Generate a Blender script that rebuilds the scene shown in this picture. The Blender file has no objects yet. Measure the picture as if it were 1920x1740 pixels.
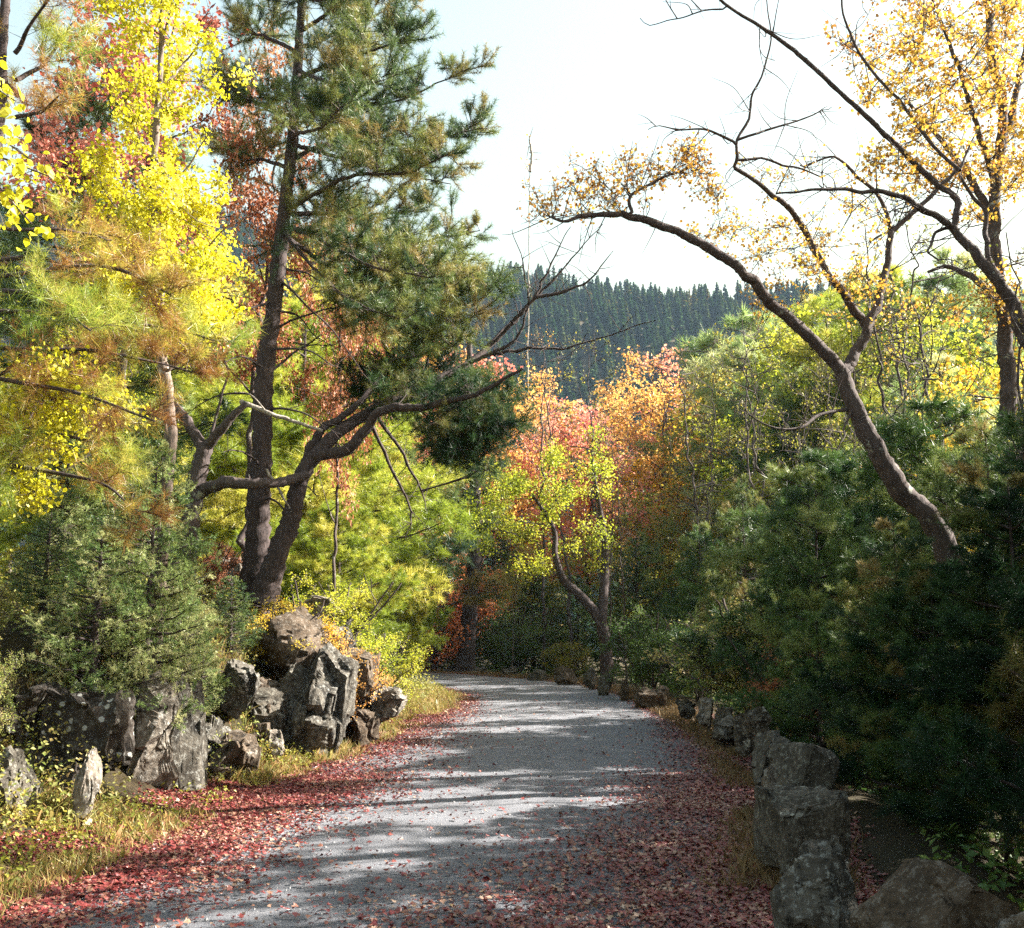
import bpy, math, random
import numpy as np
from mathutils import Vector, noise as mnoise

# ------------------------------------------------------------------ camera, sky, sun, exposure
scene = bpy.context.scene
FPX = 1900.0
PITCH = math.atan(300.0 / FPX)
CAMZ = 1.6
cam_data = bpy.data.cameras.new("camera")
cam_data.lens = FPX / 1920.0 * 36.0
cam_data.sensor_width = 36.0
cam_data.clip_end = 4000.0
cam = bpy.data.objects.new("camera", cam_data)
scene.collection.objects.link(cam)
cam.location = (0, 0, CAMZ)
cam.rotation_euler = (math.pi / 2 + PITCH, 0, 0)
scene.camera = cam

SUN_EL = math.radians(34)
SUN_AZ = math.radians(75)          # clockwise from +Y (straight ahead), so the sun is right and a little ahead
world = bpy.data.worlds.new("World")
scene.world = world
world.use_nodes = True
wn = world.node_tree
bg = wn.nodes["Background"]
sky = wn.nodes.new("ShaderNodeTexSky")
sky.sky_type = 'NISHITA'
sky.sun_disc = False
sky.sun_elevation = SUN_EL
sky.sun_rotation = SUN_AZ
sky.air_density = 2.7
sky.dust_density = 3.5
wn.links.new(sky.outputs[0], bg.inputs[0])
bg.inputs[1].default_value = 0.05
sun_data = bpy.data.lights.new("sun", 'SUN')
sun_data.energy = 5.0
sun_data.angle = math.radians(0.5)
sun_data.color = (1.0, 0.95, 0.86)
sun = bpy.data.objects.new("sun", sun_data)
scene.collection.objects.link(sun)
sdir = Vector((math.sin(SUN_AZ) * math.cos(SUN_EL), math.cos(SUN_AZ) * math.cos(SUN_EL), math.sin(SUN_EL)))
sun.rotation_euler = sdir.to_track_quat('Z', 'Y').to_euler()
sun.location = (30, 10, 30)
scene.view_settings.view_transform = 'Standard'
scene.view_settings.look = 'None'
scene.view_settings.exposure = 2.6
scene.view_settings.gamma = 1.0
scene.render.engine = 'CYCLES'
scene.cycles.max_bounces = 6
scene.cycles.diffuse_bounces = 3
scene.cycles.glossy_bounces = 1
scene.cycles.transmission_bounces = 4
scene.cycles.use_denoising = False
scene.cycles.sample_clamp_indirect = 0.25
scene.cycles.sample_clamp_direct = 0.55
scene.cycles.volume_bounces = 0

COL = scene.collection
R3 = np.array

# ------------------------------------------------------------------ pixel helpers (photo pixels, 1920 x 1740)
_F = np.array((0, math.cos(PITCH), math.sin(PITCH)))
_U = np.array((0, -math.sin(PITCH), math.cos(PITCH)))
def P(x, y, Y):
    d = np.array((1.0, 0, 0)) * (x - 960) / FPX + _U * (870 - y) / FPX + _F
    return np.array((0, 0, CAMZ)) + d * (Y / d[1])
def G(x, y, z=0.0):
    d = np.array((1.0, 0, 0)) * (x - 960) / FPX + _U * (870 - y) / FPX + _F
    return np.array((0, 0, CAMZ)) + d * ((z - CAMZ) / d[2])

# ------------------------------------------------------------------ mesh buffers
class Buf:
    def __init__(s):
        s.v = []; s.f = []; s.r = []; s.n = 0
    def add(s, v, f, r=None):
        v = np.asarray(v, float).reshape(-1, 3)
        f = np.asarray(f, np.int64)
        s.v.append(v); s.f.append(f + s.n)
        if r is None: r = np.full(len(v), 0.5)
        s.r.append(np.broadcast_to(np.asarray(r, float), (len(v),)))
        s.n += len(v)
    def mesh(s, name, origin=(0, 0, 0), smooth=False):
        me = bpy.data.meshes.new(name)
        v = np.concatenate(s.v) - np.asarray(origin, float)
        me.vertices.add(len(v)); me.vertices.foreach_set("co", v.astype(np.float32).ravel())
        loops = np.concatenate([f.ravel() for f in s.f])
        sizes = np.concatenate([np.full(len(f), f.shape[1]) for f in s.f])
        starts = np.concatenate([[0], np.cumsum(sizes)[:-1]])
        me.loops.add(len(loops)); me.loops.foreach_set("vertex_index", loops.astype(np.int32))
        me.polygons.add(len(sizes))
        me.polygons.foreach_set("loop_start", starts.astype(np.int32))
        me.polygons.foreach_set("loop_total", sizes.astype(np.int32))
        me.polygons.foreach_set("use_smooth", np.full(len(sizes), smooth, dtype=bool))
        a = me.attributes.new("rnd", 'FLOAT', 'POINT')
        a.data.foreach_set("value", np.concatenate(s.r).astype(np.float32))
        me.update(calc_edges=True)
        return me

def tag(o, label=None, cat=None, group=None, kind=None):
    if label: o["label"] = label
    if cat: o["category"] = cat
    if group: o["group"] = group
    if kind: o["kind"] = kind
    return o
def link(name, me, mat=None, parent=None, loc=(0, 0, 0)):
    o = bpy.data.objects.new(name, me)
    COL.objects.link(o)
    o.location = loc
    if mat is not None and me is not None: me.materials.append(mat)
    if parent is not None: o.parent = parent
    return o
def norm(a):
    return a / np.maximum(np.linalg.norm(a, axis=-1, keepdims=True), 1e-9)

# ------------------------------------------------------------------ geometry primitives
def spline(pts, n):
    pts = np.asarray(pts, float)
    if len(pts) == 2:
        t = np.linspace(0, 1, n)[:, None]
        return pts[0] * (1 - t) + pts[1] * t
    p = np.vstack([2 * pts[0] - pts[1], pts, 2 * pts[-1] - pts[-2]])
    seg = len(pts) - 1
    T = np.linspace(0, seg - 1e-6, n); i = T.astype(int); t = (T - i)[:, None]
    a, b, c, d = p[i], p[i + 1], p[i + 2], p[i + 3]
    return 0.5 * (2 * b + (c - a) * t + (2 * a - 5 * b + 4 * c - d) * t ** 2 + (3 * b - a - 3 * c + d) * t ** 3)

def tube(buf, pts, rad, n=7, rng=None, rough=0.0):
    pts = np.asarray(pts, float); m = len(pts)
    rad = np.broadcast_to(np.asarray(rad, float), (m,))
    tg = norm(np.gradient(pts, axis=0))
    ref = np.array((0.31, 0.95, 0.05)) if abs(tg[0, 1]) < 0.9 else np.array((1.0, 0, 0.1))
    a = norm(np.cross(tg, ref)); b = np.cross(tg, a)
    th = np.arange(n) / n * 2 * math.pi
    r = rad[:, None] * np.ones((m, n))
    if rng is not None and rough: r = r * (1 + rng.normal(0, rough, (m, n)))
    V = pts[:, None, :] + (a[:, None, :] * np.cos(th)[None, :, None] + b[:, None, :] * np.sin(th)[None, :, None]) * r[..., None]
    i = np.arange(m - 1)[:, None] * n; j = np.arange(n)[None, :]; jn = (j + 1) % n
    F = np.stack([i + j, i + jn, i + n + jn, i + n + j], -1).reshape(-1, 4)
    buf.add(V.reshape(-1, 3), F)
    buf.add(V[-1], np.arange(n)[None, :])

def twig_prisms(buf, P0, P1, r0, r1):
    N = len(P0)
    if N == 0: return
    t = norm(P1 - P0)
    ref = np.tile(np.array((0.2, 0.3, 0.93)), (N, 1)); a = norm(np.cross(t, ref)); b = np.cross(t, a)
    th = np.array([0, 2.094, 4.189])
    o = a[:, None, :] * np.cos(th)[None, :, None] + b[:, None, :] * np.sin(th)[None, :, None]
    r0 = np.broadcast_to(np.asarray(r0, float), (N,)); r1 = np.broadcast_to(np.asarray(r1, float), (N,))
    A = P0[:, None] + o * r0[:, None, None]; B = P1[:, None] + o * r1[:, None, None]
    V = np.concatenate([A, B], 1).reshape(-1, 3)
    k = np.arange(N)[:, None, None] * 6
    F = np.array([[0, 1, 4, 3], [1, 2, 5, 4], [2, 0, 3, 5]])[None] + k
    buf.add(V, F.reshape(-1, 4))

RHOMB = np.array([(0, 0), (0.45, 0.36), (1, 0), (0.45, -0.36)])
OVAL = np.array([(0, 0), (0.22, 0.3), (0.6, 0.34), (1.0, 0), (0.6, -0.34), (0.22, -0.3)])
MAPLE = np.array([(0, 0), (0.12, 0.34), (0.34, 0.28), (0.45, 0.58), (0.62, 0.24), (1.0, 0.0),
                  (0.62, -0.24), (0.45, -0.58), (0.34, -0.28), (0.12, -0.34)])
def leaves(buf, C, size, rnd, rng, shape=RHOMB, flat=0.0, droop=0.2, curl=0.25):
    N = len(C)
    if N == 0: return
    nrm = rng.normal(0, 1, (N, 3)); nrm[:, 2] = np.abs(nrm[:, 2]) + flat; nrm = norm(nrm)
    t = rng.normal(0, 1, (N, 3)); t[:, 2] -= droop
    t = norm(t - nrm * np.sum(t * nrm, 1, keepdims=True)); b = np.cross(nrm, t)
    S = np.broadcast_to(np.asarray(size, float), (N,))[:, None, None]
    u = (shape[:, 0] - 0.5)[None, :, None]; w = shape[:, 1][None, :, None]
    V = C[:, None] + S * (t[:, None] * u + b[:, None] * w + nrm[:, None] * (curl * (np.abs(w) * 0.9 - u * u * 0.8)))
    K = len(shape)
    F = np.arange(N * K).reshape(N, K)
    buf.add(V.reshape(-1, 3), F, np.repeat(rnd, K))

def needles(buf, P0, P1, K, L, w, rnd, rng, spread=0.8, shift=0.0):
    """K thin needles on each segment P0->P1, pointing forward and outward"""
    N = len(P0)
    if N == 0: return
    t = rng.random((N, K, 1)); O = P0[:, None] * (1 - t) + P1[:, None] * t
    ax = norm(P1 - P0)[:, None]
    d = rng.normal(0, 1, (N, K, 3)); d = norm(d)
    d = norm(ax * (1 - spread) + d * spread)
    LL = L * (0.7 + 0.5 * rng.random((N, K, 1)))
    side = norm(np.cross(d, rng.normal(0, 1, (N, K, 3)))) * w * 0.5
    V = np.stack([O - side, O + side, O + d * LL], 2).reshape(-1, 3)
    F = np.arange(N * K * 3).reshape(-1, 3)
    r = np.clip(np.repeat(rnd, K) + rng.normal(0, 0.1, N * K), 0, 1)
    buf.add(V, F, np.repeat(r, 3))

# ------------------------------------------------------------------ materials
def newmat(name):
    m = bpy.data.materials.new(name); m.use_nodes = True
    nt = m.node_tree; nt.nodes.clear()
    out = nt.nodes.new("ShaderNodeOutputMaterial")
    return m, nt, out
def ramp(nt, cols, fac, interp='LINEAR'):
    r = nt.nodes.new("ShaderNodeValToRGB"); e = r.color_ramp.elements
    r.color_ramp.interpolation = interp
    n = len(cols)
    pos = [c[0] for c in cols] if len(cols[0]) == 2 else [i / (n - 1) for i in range(n)]
    cc = [c[1] for c in cols] if len(cols[0]) == 2 else cols
    while len(e) < n: e.new(0.5)
    for i in range(n):
        e[i].position = pos[i]; e[i].color = (*cc[i], 1)
    nt.links.new(fac, r.inputs[0])
    return r.outputs[0]
def leafmat(name, cols, trans=0.45, rough=0.5, spec=0.35):
    m, nt, out = newmat(name)
    a = nt.nodes.new("ShaderNodeAttribute"); a.attribute_name = "rnd"
    c = ramp(nt, cols, a.outputs["Fac"])
    p = nt.nodes.new("ShaderNodeBsdfPrincipled"); p.inputs["Roughness"].default_value = rough
    p.inputs["Specular IOR Level"].default_value = spec
    t = nt.nodes.new("ShaderNodeBsdfTranslucent")
    mx = nt.nodes.new("ShaderNodeMixShader"); mx.inputs[0].default_value = trans
    nt.links.new(c, p.inputs["Base Color"]); nt.links.new(c, t.inputs[0])
    nt.links.new(p.outputs[0], mx.inputs[1]); nt.links.new(t.outputs[0], mx.inputs[2])
    nt.links.new(mx.outputs[0], out.inputs[0])
    return m
def texnoise(nt, vec, scale, detail=6, rough=0.6):
    n = nt.nodes.new("ShaderNodeTexNoise"); n.inputs["Scale"].default_value = scale
    n.inputs["Detail"].default_value = detail; n.inputs["Roughness"].default_value = rough
    if vec is not None: nt.links.new(vec, n.inputs["Vector"])
    return n.outputs["Fac"]
def objcoord(nt, scale=(1, 1, 1)):
    tc = nt.nodes.new("ShaderNodeTexCoord"); mp = nt.nodes.new("ShaderNodeMapping")
    mp.inputs["Scale"].default_value = scale
    nt.links.new(tc.outputs["Object"], mp.inputs[0]); return mp.outputs[0]
def mixc(nt, a, b, fac):
    m = nt.nodes.new("ShaderNodeMix"); m.data_type = 'RGBA'
    for s, v in ((m.inputs["A"], a), (m.inputs["B"], b)) if False else ((m.inputs[6], a), (m.inputs[7], b)):
        if isinstance(v, tuple): s.default_value = (*v, 1)
        else: nt.links.new(v, s)
    if isinstance(fac, float): m.inputs[0].default_value = fac
    else: nt.links.new(fac, m.inputs[0])
    return m.outputs[2]
def bumped(nt, h, strength, dist):
    b = nt.nodes.new("ShaderNodeBump"); b.inputs["Strength"].default_value = strength
    b.inputs["Distance"].default_value = dist
    nt.links.new(h, b.inputs["Height"]); return b.outputs[0]
def solid(nt, out, col, rough=0.85, normal=None, spec=0.3):
    p = nt.nodes.new("ShaderNodeBsdfPrincipled"); p.inputs["Roughness"].default_value = rough
    p.inputs["Specular IOR Level"].default_value = spec
    if isinstance(col, tuple): p.inputs["Base Color"].default_value = (*col, 1)
    else: nt.links.new(col, p.inputs["Base Color"])
    if normal is not None: nt.links.new(normal, p.inputs["Normal"])
    nt.links.new(p.outputs[0], out.inputs[0])
def barkmat(name, dark, light, lichen=(0.35, 0.36, 0.3), lich=0.62, scale=1.0):
    m, nt, out = newmat(name)
    v = objcoord(nt, (14 * scale, 14 * scale, 3.5 * scale))
    n = texnoise(nt, v, 2.2, 8, 0.7)
    c = ramp(nt, [(0.3, dark), (0.62, light)], n)
    v2 = objcoord(nt, (1, 1, 1))
    l = texnoise(nt, v2, 5.5, 5, 0.7)
    lf = ramp(nt, [(lich, (0, 0, 0)), (lich + 0.06, (1, 1, 1))], l)
    solid(nt, out, mixc(nt, c, lichen, lf), 0.9, bumped(nt, n, 0.9, 0.02))
    return m
def rockmat(name, base, light, dark, lich_col=(0.5, 0.5, 0.46), lich=0.6, stain=0.5, spots=False):
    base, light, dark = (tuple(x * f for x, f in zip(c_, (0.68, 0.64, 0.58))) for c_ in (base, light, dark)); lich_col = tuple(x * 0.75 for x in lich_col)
    m, nt, out = newmat(name)
    v = objcoord(nt)
    n = texnoise(nt, v, 3.0, 10, 0.7)
    c = ramp(nt, [(0.3, dark), (0.48, base), (0.68, light)], n)
    g = texnoise(nt, v, 60, 3, 0.7)
    c = mixc(nt, c, tuple(x * 0.45 for x in base), ramp(nt, [(0.5, (0, 0, 0)), (0.75, (0.8, 0.8, 0.8))], g))
    vs = objcoord(nt, (4, 4, 1.8))
    s = texnoise(nt, vs, 1.6, 5, 0.6)
    c = mixc(nt, c, tuple(x * 0.6 for x in dark), ramp(nt, [(stain, (0, 0, 0)), (stain + 0.1, (0.85, 0.85, 0.85))], s))
    l = texnoise(nt, v, 7, 8, 0.75)
    c = mixc(nt, c, lich_col, ramp(nt, [(lich, (0, 0, 0)), (lich + 0.04, (1, 1, 1))], l))
    mo = texnoise(nt, v, 24, 5, 0.7)
    c = mixc(nt, c, tuple(0.35 * a + 0.55 * b for a, b in zip(base, lich_col)), ramp(nt, [(0.55, (0, 0, 0)), (0.6, (0.8, 0.8, 0.8))], mo))
    c = mixc(nt, c, tuple(0.4 * a for a in dark), ramp(nt, [(0.36, (0.85, 0.85, 0.85)), (0.41, (0, 0, 0))], mo))
    if spots:
        vo = nt.nodes.new("ShaderNodeTexVoronoi"); vo.inputs["Scale"].default_value = 9
        nt.links.new(v, vo.inputs["Vector"])
        c = mixc(nt, c, (0.42, 0.42, 0.4), ramp(nt, [(0.0, (1, 1, 1)), (0.2, (0.9, 0.9, 0.9)), (0.24, (0, 0, 0))], vo.outputs["Distance"]))
    fine = texnoise(nt, v, 28, 6, 0.75)
    hm_ = nt.nodes.new('ShaderNodeMath'); hm_.operation = 'MULTIPLY_ADD'; hm_.inputs[1].default_value = 0.25
    nt.links.new(fine, hm_.inputs[0]); nt.links.new(n, hm_.inputs[2])
    solid(nt, out, c, 0.9, bumped(nt, hm_.outputs[0], 1.0, 0.08))
    return m

M = {}
M['birch'] = leafmat('birch_leaf', [(0.26, 0.3, 0.015), (0.48, 0.46, 0.015), (0.66, 0.6, 0.02), (0.76, 0.7, 0.06), (0.78, 0.74, 0.3)], 0.5)
M['gold'] = leafmat('gold_leaf', [(0.55, 0.27, 0.02), (0.62, 0.40, 0.03), (0.70, 0.52, 0.06), (0.5, 0.45, 0.08)], 0.45)
M['orange'] = leafmat('orange_leaf', [(0.62, 0.25, 0.08), (0.72, 0.36, 0.08), (0.75, 0.47, 0.12), (0.6, 0.3, 0.14)], 0.45)
M['pink'] = leafmat('pink_leaf', [(0.55, 0.1, 0.07), (0.72, 0.24, 0.18), (0.8, 0.34, 0.25), (0.75, 0.4, 0.2)], 0.45)
M['red'] = leafmat('red_leaf', [(0.35, 0.05, 0.03), (0.55, 0.12, 0.05), (0.65, 0.24, 0.08), (0.7, 0.3, 0.1)], 0.45)
M['rust'] = leafmat('rust_leaf', [(0.18, 0.055, 0.03), (0.36, 0.12, 0.05), (0.46, 0.2, 0.1), (0.5, 0.3, 0.16)], 0.35)
M['amber'] = leafmat('amber_leaf', [(0.20, 0.07, 0.03), (0.42, 0.2, 0.04), (0.62, 0.36, 0.05), (0.68, 0.48, 0.07), (0.5, 0.18, 0.06)], 0.4)
M['lime'] = leafmat('lime_leaf', [(0.16, 0.22, 0.02), (0.34, 0.40, 0.03), (0.5, 0.5, 0.04), (0.56, 0.5, 0.06)], 0.5)
M['olive'] = leafmat('olive_leaf', [(0.09, 0.12, 0.02), (0.2, 0.22, 0.03), (0.36, 0.32, 0.05), (0.42, 0.3, 0.07)], 0.45)
M['bush'] = leafmat('bush_leaf', [(0.1, 0.15, 0.03), (0.22, 0.26, 0.06), (0.36, 0.32, 0.1), (0.46, 0.32, 0.15)], 0.4)
M['green'] = leafmat('green_leaf', [(0.03, 0.07, 0.02), (0.07, 0.14, 0.03), (0.13, 0.2, 0.04), (0.2, 0.26, 0.06)], 0.4)
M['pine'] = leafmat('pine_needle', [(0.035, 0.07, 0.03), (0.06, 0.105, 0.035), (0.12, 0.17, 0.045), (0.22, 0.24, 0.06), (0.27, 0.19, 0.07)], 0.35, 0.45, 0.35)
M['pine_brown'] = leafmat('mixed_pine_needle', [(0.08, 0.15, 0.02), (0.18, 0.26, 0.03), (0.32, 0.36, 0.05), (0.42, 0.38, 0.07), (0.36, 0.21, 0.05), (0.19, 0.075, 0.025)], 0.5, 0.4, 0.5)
M['pine_dark'] = leafmat('shaded_pine_needle', [(0.008, 0.024, 0.01), (0.014, 0.042, 0.014), (0.04, 0.09, 0.024), (0.09, 0.13, 0.03), (0.14, 0.11, 0.035)], 0.3, 0.55, 0.2)  # darkened needle colour carries the deep shade inside the pine mass
M['pine_lime'] = leafmat('young_pine_needle', [(0.16, 0.22, 0.02), (0.28, 0.34, 0.035), (0.4, 0.42, 0.05), (0.52, 0.46, 0.09)], 0.5, 0.4, 0.5)
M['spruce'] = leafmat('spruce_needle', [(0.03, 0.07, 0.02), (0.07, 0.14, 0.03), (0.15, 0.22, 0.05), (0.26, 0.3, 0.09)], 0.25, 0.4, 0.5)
M['spruce_lit'] = leafmat('sunlit_spruce_needle', [(0.12, 0.2, 0.06), (0.25, 0.34, 0.1), (0.4, 0.46, 0.17), (0.55, 0.54, 0.27)], 0.5, 0.4, 0.5)  # lightened needle colour stands in for sun that nearer trees block
M['far'] = leafmat('far_conifer', [(0.012, 0.04, 0.014), (0.024, 0.07, 0.02), (0.045, 0.1, 0.025), (0.07, 0.11, 0.03), (0.1, 0.12, 0.035), (0.3, 0.2, 0.05)], 0.15, 0.8, 0.1)
M['grass'] = leafmat('dry_grass', [(0.08, 0.12, 0.03), (0.2, 0.2, 0.05), (0.36, 0.28, 0.09), (0.34, 0.2, 0.08), (0.22, 0.12, 0.05)], 0.4)
M['grass_brown'] = leafmat('withered_grass', [(0.08, 0.07, 0.03), (0.18, 0.13, 0.06), (0.26, 0.17, 0.08), (0.2, 0.1, 0.05)], 0.3)
M['litter'] = leafmat('fallen_leaf', [(0.0, (0.05, 0.012, 0.012)), (0.3, (0.13, 0.018, 0.018)), (0.5, (0.2, 0.035, 0.03)), (0.66, (0.2, 0.08, 0.05)), (0.82, (0.3, 0.17, 0.11)), (0.93, (0.4, 0.27, 0.19)), (1.0, (0.45, 0.26, 0.04))], 0.12, 0.45, 0.5)
M['bark'] = barkmat('pine_bark', (0.02, 0.015, 0.015), (0.08, 0.058, 0.055), (0.22, 0.22, 0.19), 0.66)
M['bark_grey'] = barkmat('grey_bark', (0.03, 0.023, 0.022), (0.1, 0.075, 0.07), (0.3, 0.3, 0.25), 0.6)
M['bark_dead'] = barkmat('dead_bark', (0.16, 0.13, 0.11), (0.4, 0.36, 0.31), (0.5, 0.5, 0.46), 0.6)
M['birchbark'] = barkmat('birch_bark', (0.06, 0.045, 0.04), (0.22, 0.17, 0.14), (0.45, 0.42, 0.38), 0.6)
M['granite'] = rockmat('lichened_granite', (0.13, 0.12, 0.105), (0.26, 0.25, 0.225), (0.045, 0.04, 0.035))
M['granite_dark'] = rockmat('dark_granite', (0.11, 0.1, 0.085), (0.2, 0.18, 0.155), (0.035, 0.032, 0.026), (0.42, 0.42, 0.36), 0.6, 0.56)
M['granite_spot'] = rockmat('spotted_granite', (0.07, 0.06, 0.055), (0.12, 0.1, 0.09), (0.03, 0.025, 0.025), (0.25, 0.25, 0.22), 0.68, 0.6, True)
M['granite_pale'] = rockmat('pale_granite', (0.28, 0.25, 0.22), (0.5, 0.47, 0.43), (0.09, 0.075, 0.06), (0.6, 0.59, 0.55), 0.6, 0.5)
M['granite_brown'] = rockmat('brown_granite', (0.11, 0.08, 0.055), (0.21, 0.16, 0.12), (0.035, 0.027, 0.02), (0.32, 0.29, 0.25), 0.6, 0.58)

# ------------------------------------------------------------------ road line and terrain
LEFT = [(-5.2, -14), (-3.6, -2)] + [tuple(G(x, y)[:2]) for x, y in ((-120, 1740), (20, 1680), (330, 1550), (520, 1470), (690, 1392), (840, 1325))]
LEFT += [(-1.45, 23.5), (-2.6, 27), (-4.9, 30), (-9, 32.2), (-16, 33.5), (-30, 34)]
RIGHT = [(-0.3, -14), (0.7, -2)] + [tuple(G(x, y)[:2]) for x, y in ((1490, 1740), (1450, 1560), (1400, 1455), (1340, 1390), (1235, 1325))]
RIGHT += [(2.5, 24.5), (1.5, 28.5), (-0.6, 32), (-3.6, 35), (-8.5, 37), (-16, 38.2), (-30, 39)]
NR = 260
def resample(pts, n):
    s = spline([(x, y, 0) for x, y in pts], 1200)
    d = np.concatenate([[0], np.cumsum(np.linalg.norm(np.diff(s, axis=0), axis=1))])
    t = np.linspace(0, d[-1], n)
    return np.stack([np.interp(t, d, s[:, 0]), np.interp(t, d, s[:, 1])], 1)
LE, RE = resample(LEFT, NR), resample(RIGHT, NR)

def edge_dist(X, Y, E):
    """signed distance to an edge polyline, positive on its right side"""
    X = np.asarray(X, float); Y = np.asarray(Y, float); shp = X.shape
    X = X.ravel(); Y = Y.ravel(); out = np.empty(len(X))
    T = np.gradient(E, axis=0); T /= np.linalg.norm(T, axis=1, keepdims=True)
    for i in range(0, len(X), 20000):
        dx = X[i:i+20000, None] - E[None, :, 0]; dy = Y[i:i+20000, None] - E[None, :, 1]
        k = np.argmin(dx * dx + dy * dy, 1); r = np.arange(len(k))
        cr = T[k, 1] * dx[r, k] - T[k, 0] * dy[r, k]
        out[i:i+20000] = np.sign(cr) * np.sqrt(dx[r, k] ** 2 + dy[r, k] ** 2)
    return out.reshape(shp)

def vnoise(X, Y, s, seed=0):
    """cheap smooth value noise, vectorised"""
    x = np.asarray(X, float) * s + seed * 17.3; y = np.asarray(Y, float) * s + seed * 9.1
    xi = np.floor(x).astype(np.int64); yi = np.floor(y).astype(np.int64); fx = x - xi; fy = y - yi
    fx = fx * fx * (3 - 2 * fx); fy = fy * fy * (3 - 2 * fy)
    def h(a, b):
        n = (a * 374761393 + b * 668265263 + seed * 1442695) & 0x7fffffff
        n = ((n ^ (n >> 13)) * 1274126177) & 0x7fffffff
        return ((n ^ (n >> 16)) & 0xffff) / 65535.0
    return (h(xi, yi) * (1 - fx) + h(xi + 1, yi) * fx) * (1 - fy) + (h(xi, yi + 1) * (1 - fx) + h(xi + 1, yi + 1) * fx) * fy

def sstep(a, b, x):
    t = np.clip((x - a) / (b - a), 0, 1); return t * t * (3 - 2 * t)

def terrain(X, Y, rough=True):
    X = np.asarray(X, float); Y = np.asarray(Y, float)
    dl = -edge_dist(X, Y, LE); dr = edge_dist(X, Y, RE)
    hb = np.interp(Y, [-10, 6, 10, 15, 20, 26, 34], [1.3, 1.1, 1.55, 1.75, 0.95, 0.45, 0.3])
    wid = np.interp(Y, [0, 8.6, 10, 12, 18, 26], [2.0, 1.9, 1.1, 0.95, 2.0, 3.0])
    zl = 0.12 * sstep(0, 0.7, dl) + hb * sstep(0.5, 0.5 + wid, dl) + 0.12 * np.clip(dl - 2, 0, 30)
    amp = np.interp(Y, [0, 20, 30, 60], [1.0, 1.0, 0.4, 0.6])
    zr = -amp * (2.2 * sstep(0.9, 4.5, dr) + 0.14 * np.clip(dr - 3, 0, 25))
    z = np.where(dl > 0, zl, np.where(dr > 0, zr, 0.0))
    z = np.where((dl > 0) & (dr > 0), 0.0, z)
    if rough:
        nz = (vnoise(X, Y, 1.3, 1) - 0.5) * 0.5 + (vnoise(X, Y, 4.1, 2) - 0.5) * 0.2
        out = np.clip(np.maximum(dl, dr) - 0.4, 0, 2) / 2
        z = z + nz * out
    off = np.maximum(dl, dr)
    return z - 0.03 * (off < 0)
def gz(x, y): return float(terrain(np.array([x]), np.array([y]))[0])

def grid_mesh(name, xs, ys, zf):
    X, Y = np.meshgrid(xs, ys); Z = zf(X, Y)
    b = Buf(); nx = len(xs); ny = len(ys)
    i = np.arange(ny - 1)[:, None] * nx; j = np.arange(nx - 1)[None, :]
    F = np.stack([i + j, i + j + 1, i + nx + j + 1, i + nx + j], -1).reshape(-1, 4)
    b.add(np.stack([X, Y, Z], -1), F)
    return b.mesh(name, smooth=True)
xs = np.concatenate([-np.geomspace(1500, 12, 30), np.arange(-11.8, 10, 0.13), np.geomspace(10.2, 1500, 36)])
ys = np.concatenate([-np.geomspace(600, 4, 16), np.arange(-3, 40, 0.17), np.geomspace(40.5, 2500, 50)])
gm, nt, out = newmat('forest_floor')
v = objcoord(nt); n1 = texnoise(nt, v, 1.2, 8, 0.7); n2 = texnoise(nt, v, 25, 6, 0.8)
c = ramp(nt, [(0.3, (0.03, 0.034, 0.014)), (0.45, (0.065, 0.055, 0.02)), (0.6, (0.11, 0.075, 0.035)), (0.75, (0.06, 0.038, 0.02))], n1)
c = mixc(nt, c, (0.05, 0.035, 0.02), ramp(nt, [(0.45, (0, 0, 0)), (0.6, (0.9, 0.9, 0.9))], n2))
solid(nt, out, c, 0.95, bumped(nt, n2, 1.0, 0.12))
g = link('ground', grid_mesh('ground', xs, ys, terrain), gm); tag(g, kind='structure')

# road sheet
NW = 24
t = np.linspace(0, 1, NW)[None, :, None]
rp = LE[:, None, :] * (1 - t) + RE[:, None, :] * t
zz = 0.004 + 0.05 * (1 - (2 * t[..., 0] - 1) ** 2) + (vnoise(rp[..., 0], rp[..., 1], 1.5, 5) - 0.5) * 0.025
b = Buf(); i = np.arange(NR - 1)[:, None] * NW; j = np.arange(NW - 1)[None, :]
b.add(np.concatenate([rp, zz[..., None]], -1), np.stack([i + j, i + j + 1, i + NW + j + 1, i + NW + j], -1).reshape(-1, 4))
rm, nt, out = newmat('gravel')
v = objcoord(nt); n1 = texnoise(nt, v, 90, 4, 0.8); n2 = texnoise(nt, v, 1.5, 6, 0.7); n3 = texnoise(nt, v, 260, 2, 0.7)
c = ramp(nt, [(0.3, (0.06, 0.062, 0.075)), (0.5, (0.14, 0.142, 0.16)), (0.7, (0.3, 0.3, 0.31))], n1)
c = mixc(nt, c, (0.09, 0.088, 0.095), ramp(nt, [(0.42, (0, 0, 0)), (0.7, (0.6, 0.6, 0.6))], n2))
solid(nt, out, c, 0.9, bumped(nt, n1, 1.0, 0.012))
rd = link('road', b.mesh('road', smooth=True), rm); tag(rd, kind='structure')

# far hill
def hill_z(X, Y):
    ridge_z = np.interp(X, [-260, -120, -20, 60, 120, 190, 300, 600], [170, 160, 131, 125, 127, 124, 118, 90])
    s = sstep(150, 400, Y)
    return -6 + (ridge_z + 6) * s - 0.18 * np.clip(Y - 400, 0, 600) + (vnoise(X, Y, 0.03, 3) - 0.5) * 9 * s
hx = np.linspace(-700, 900, 90); hy = np.linspace(130, 900, 60)
hl = link('hill', grid_mesh('hill', hx, hy, hill_z), gm); tag(hl, kind='structure')

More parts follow.
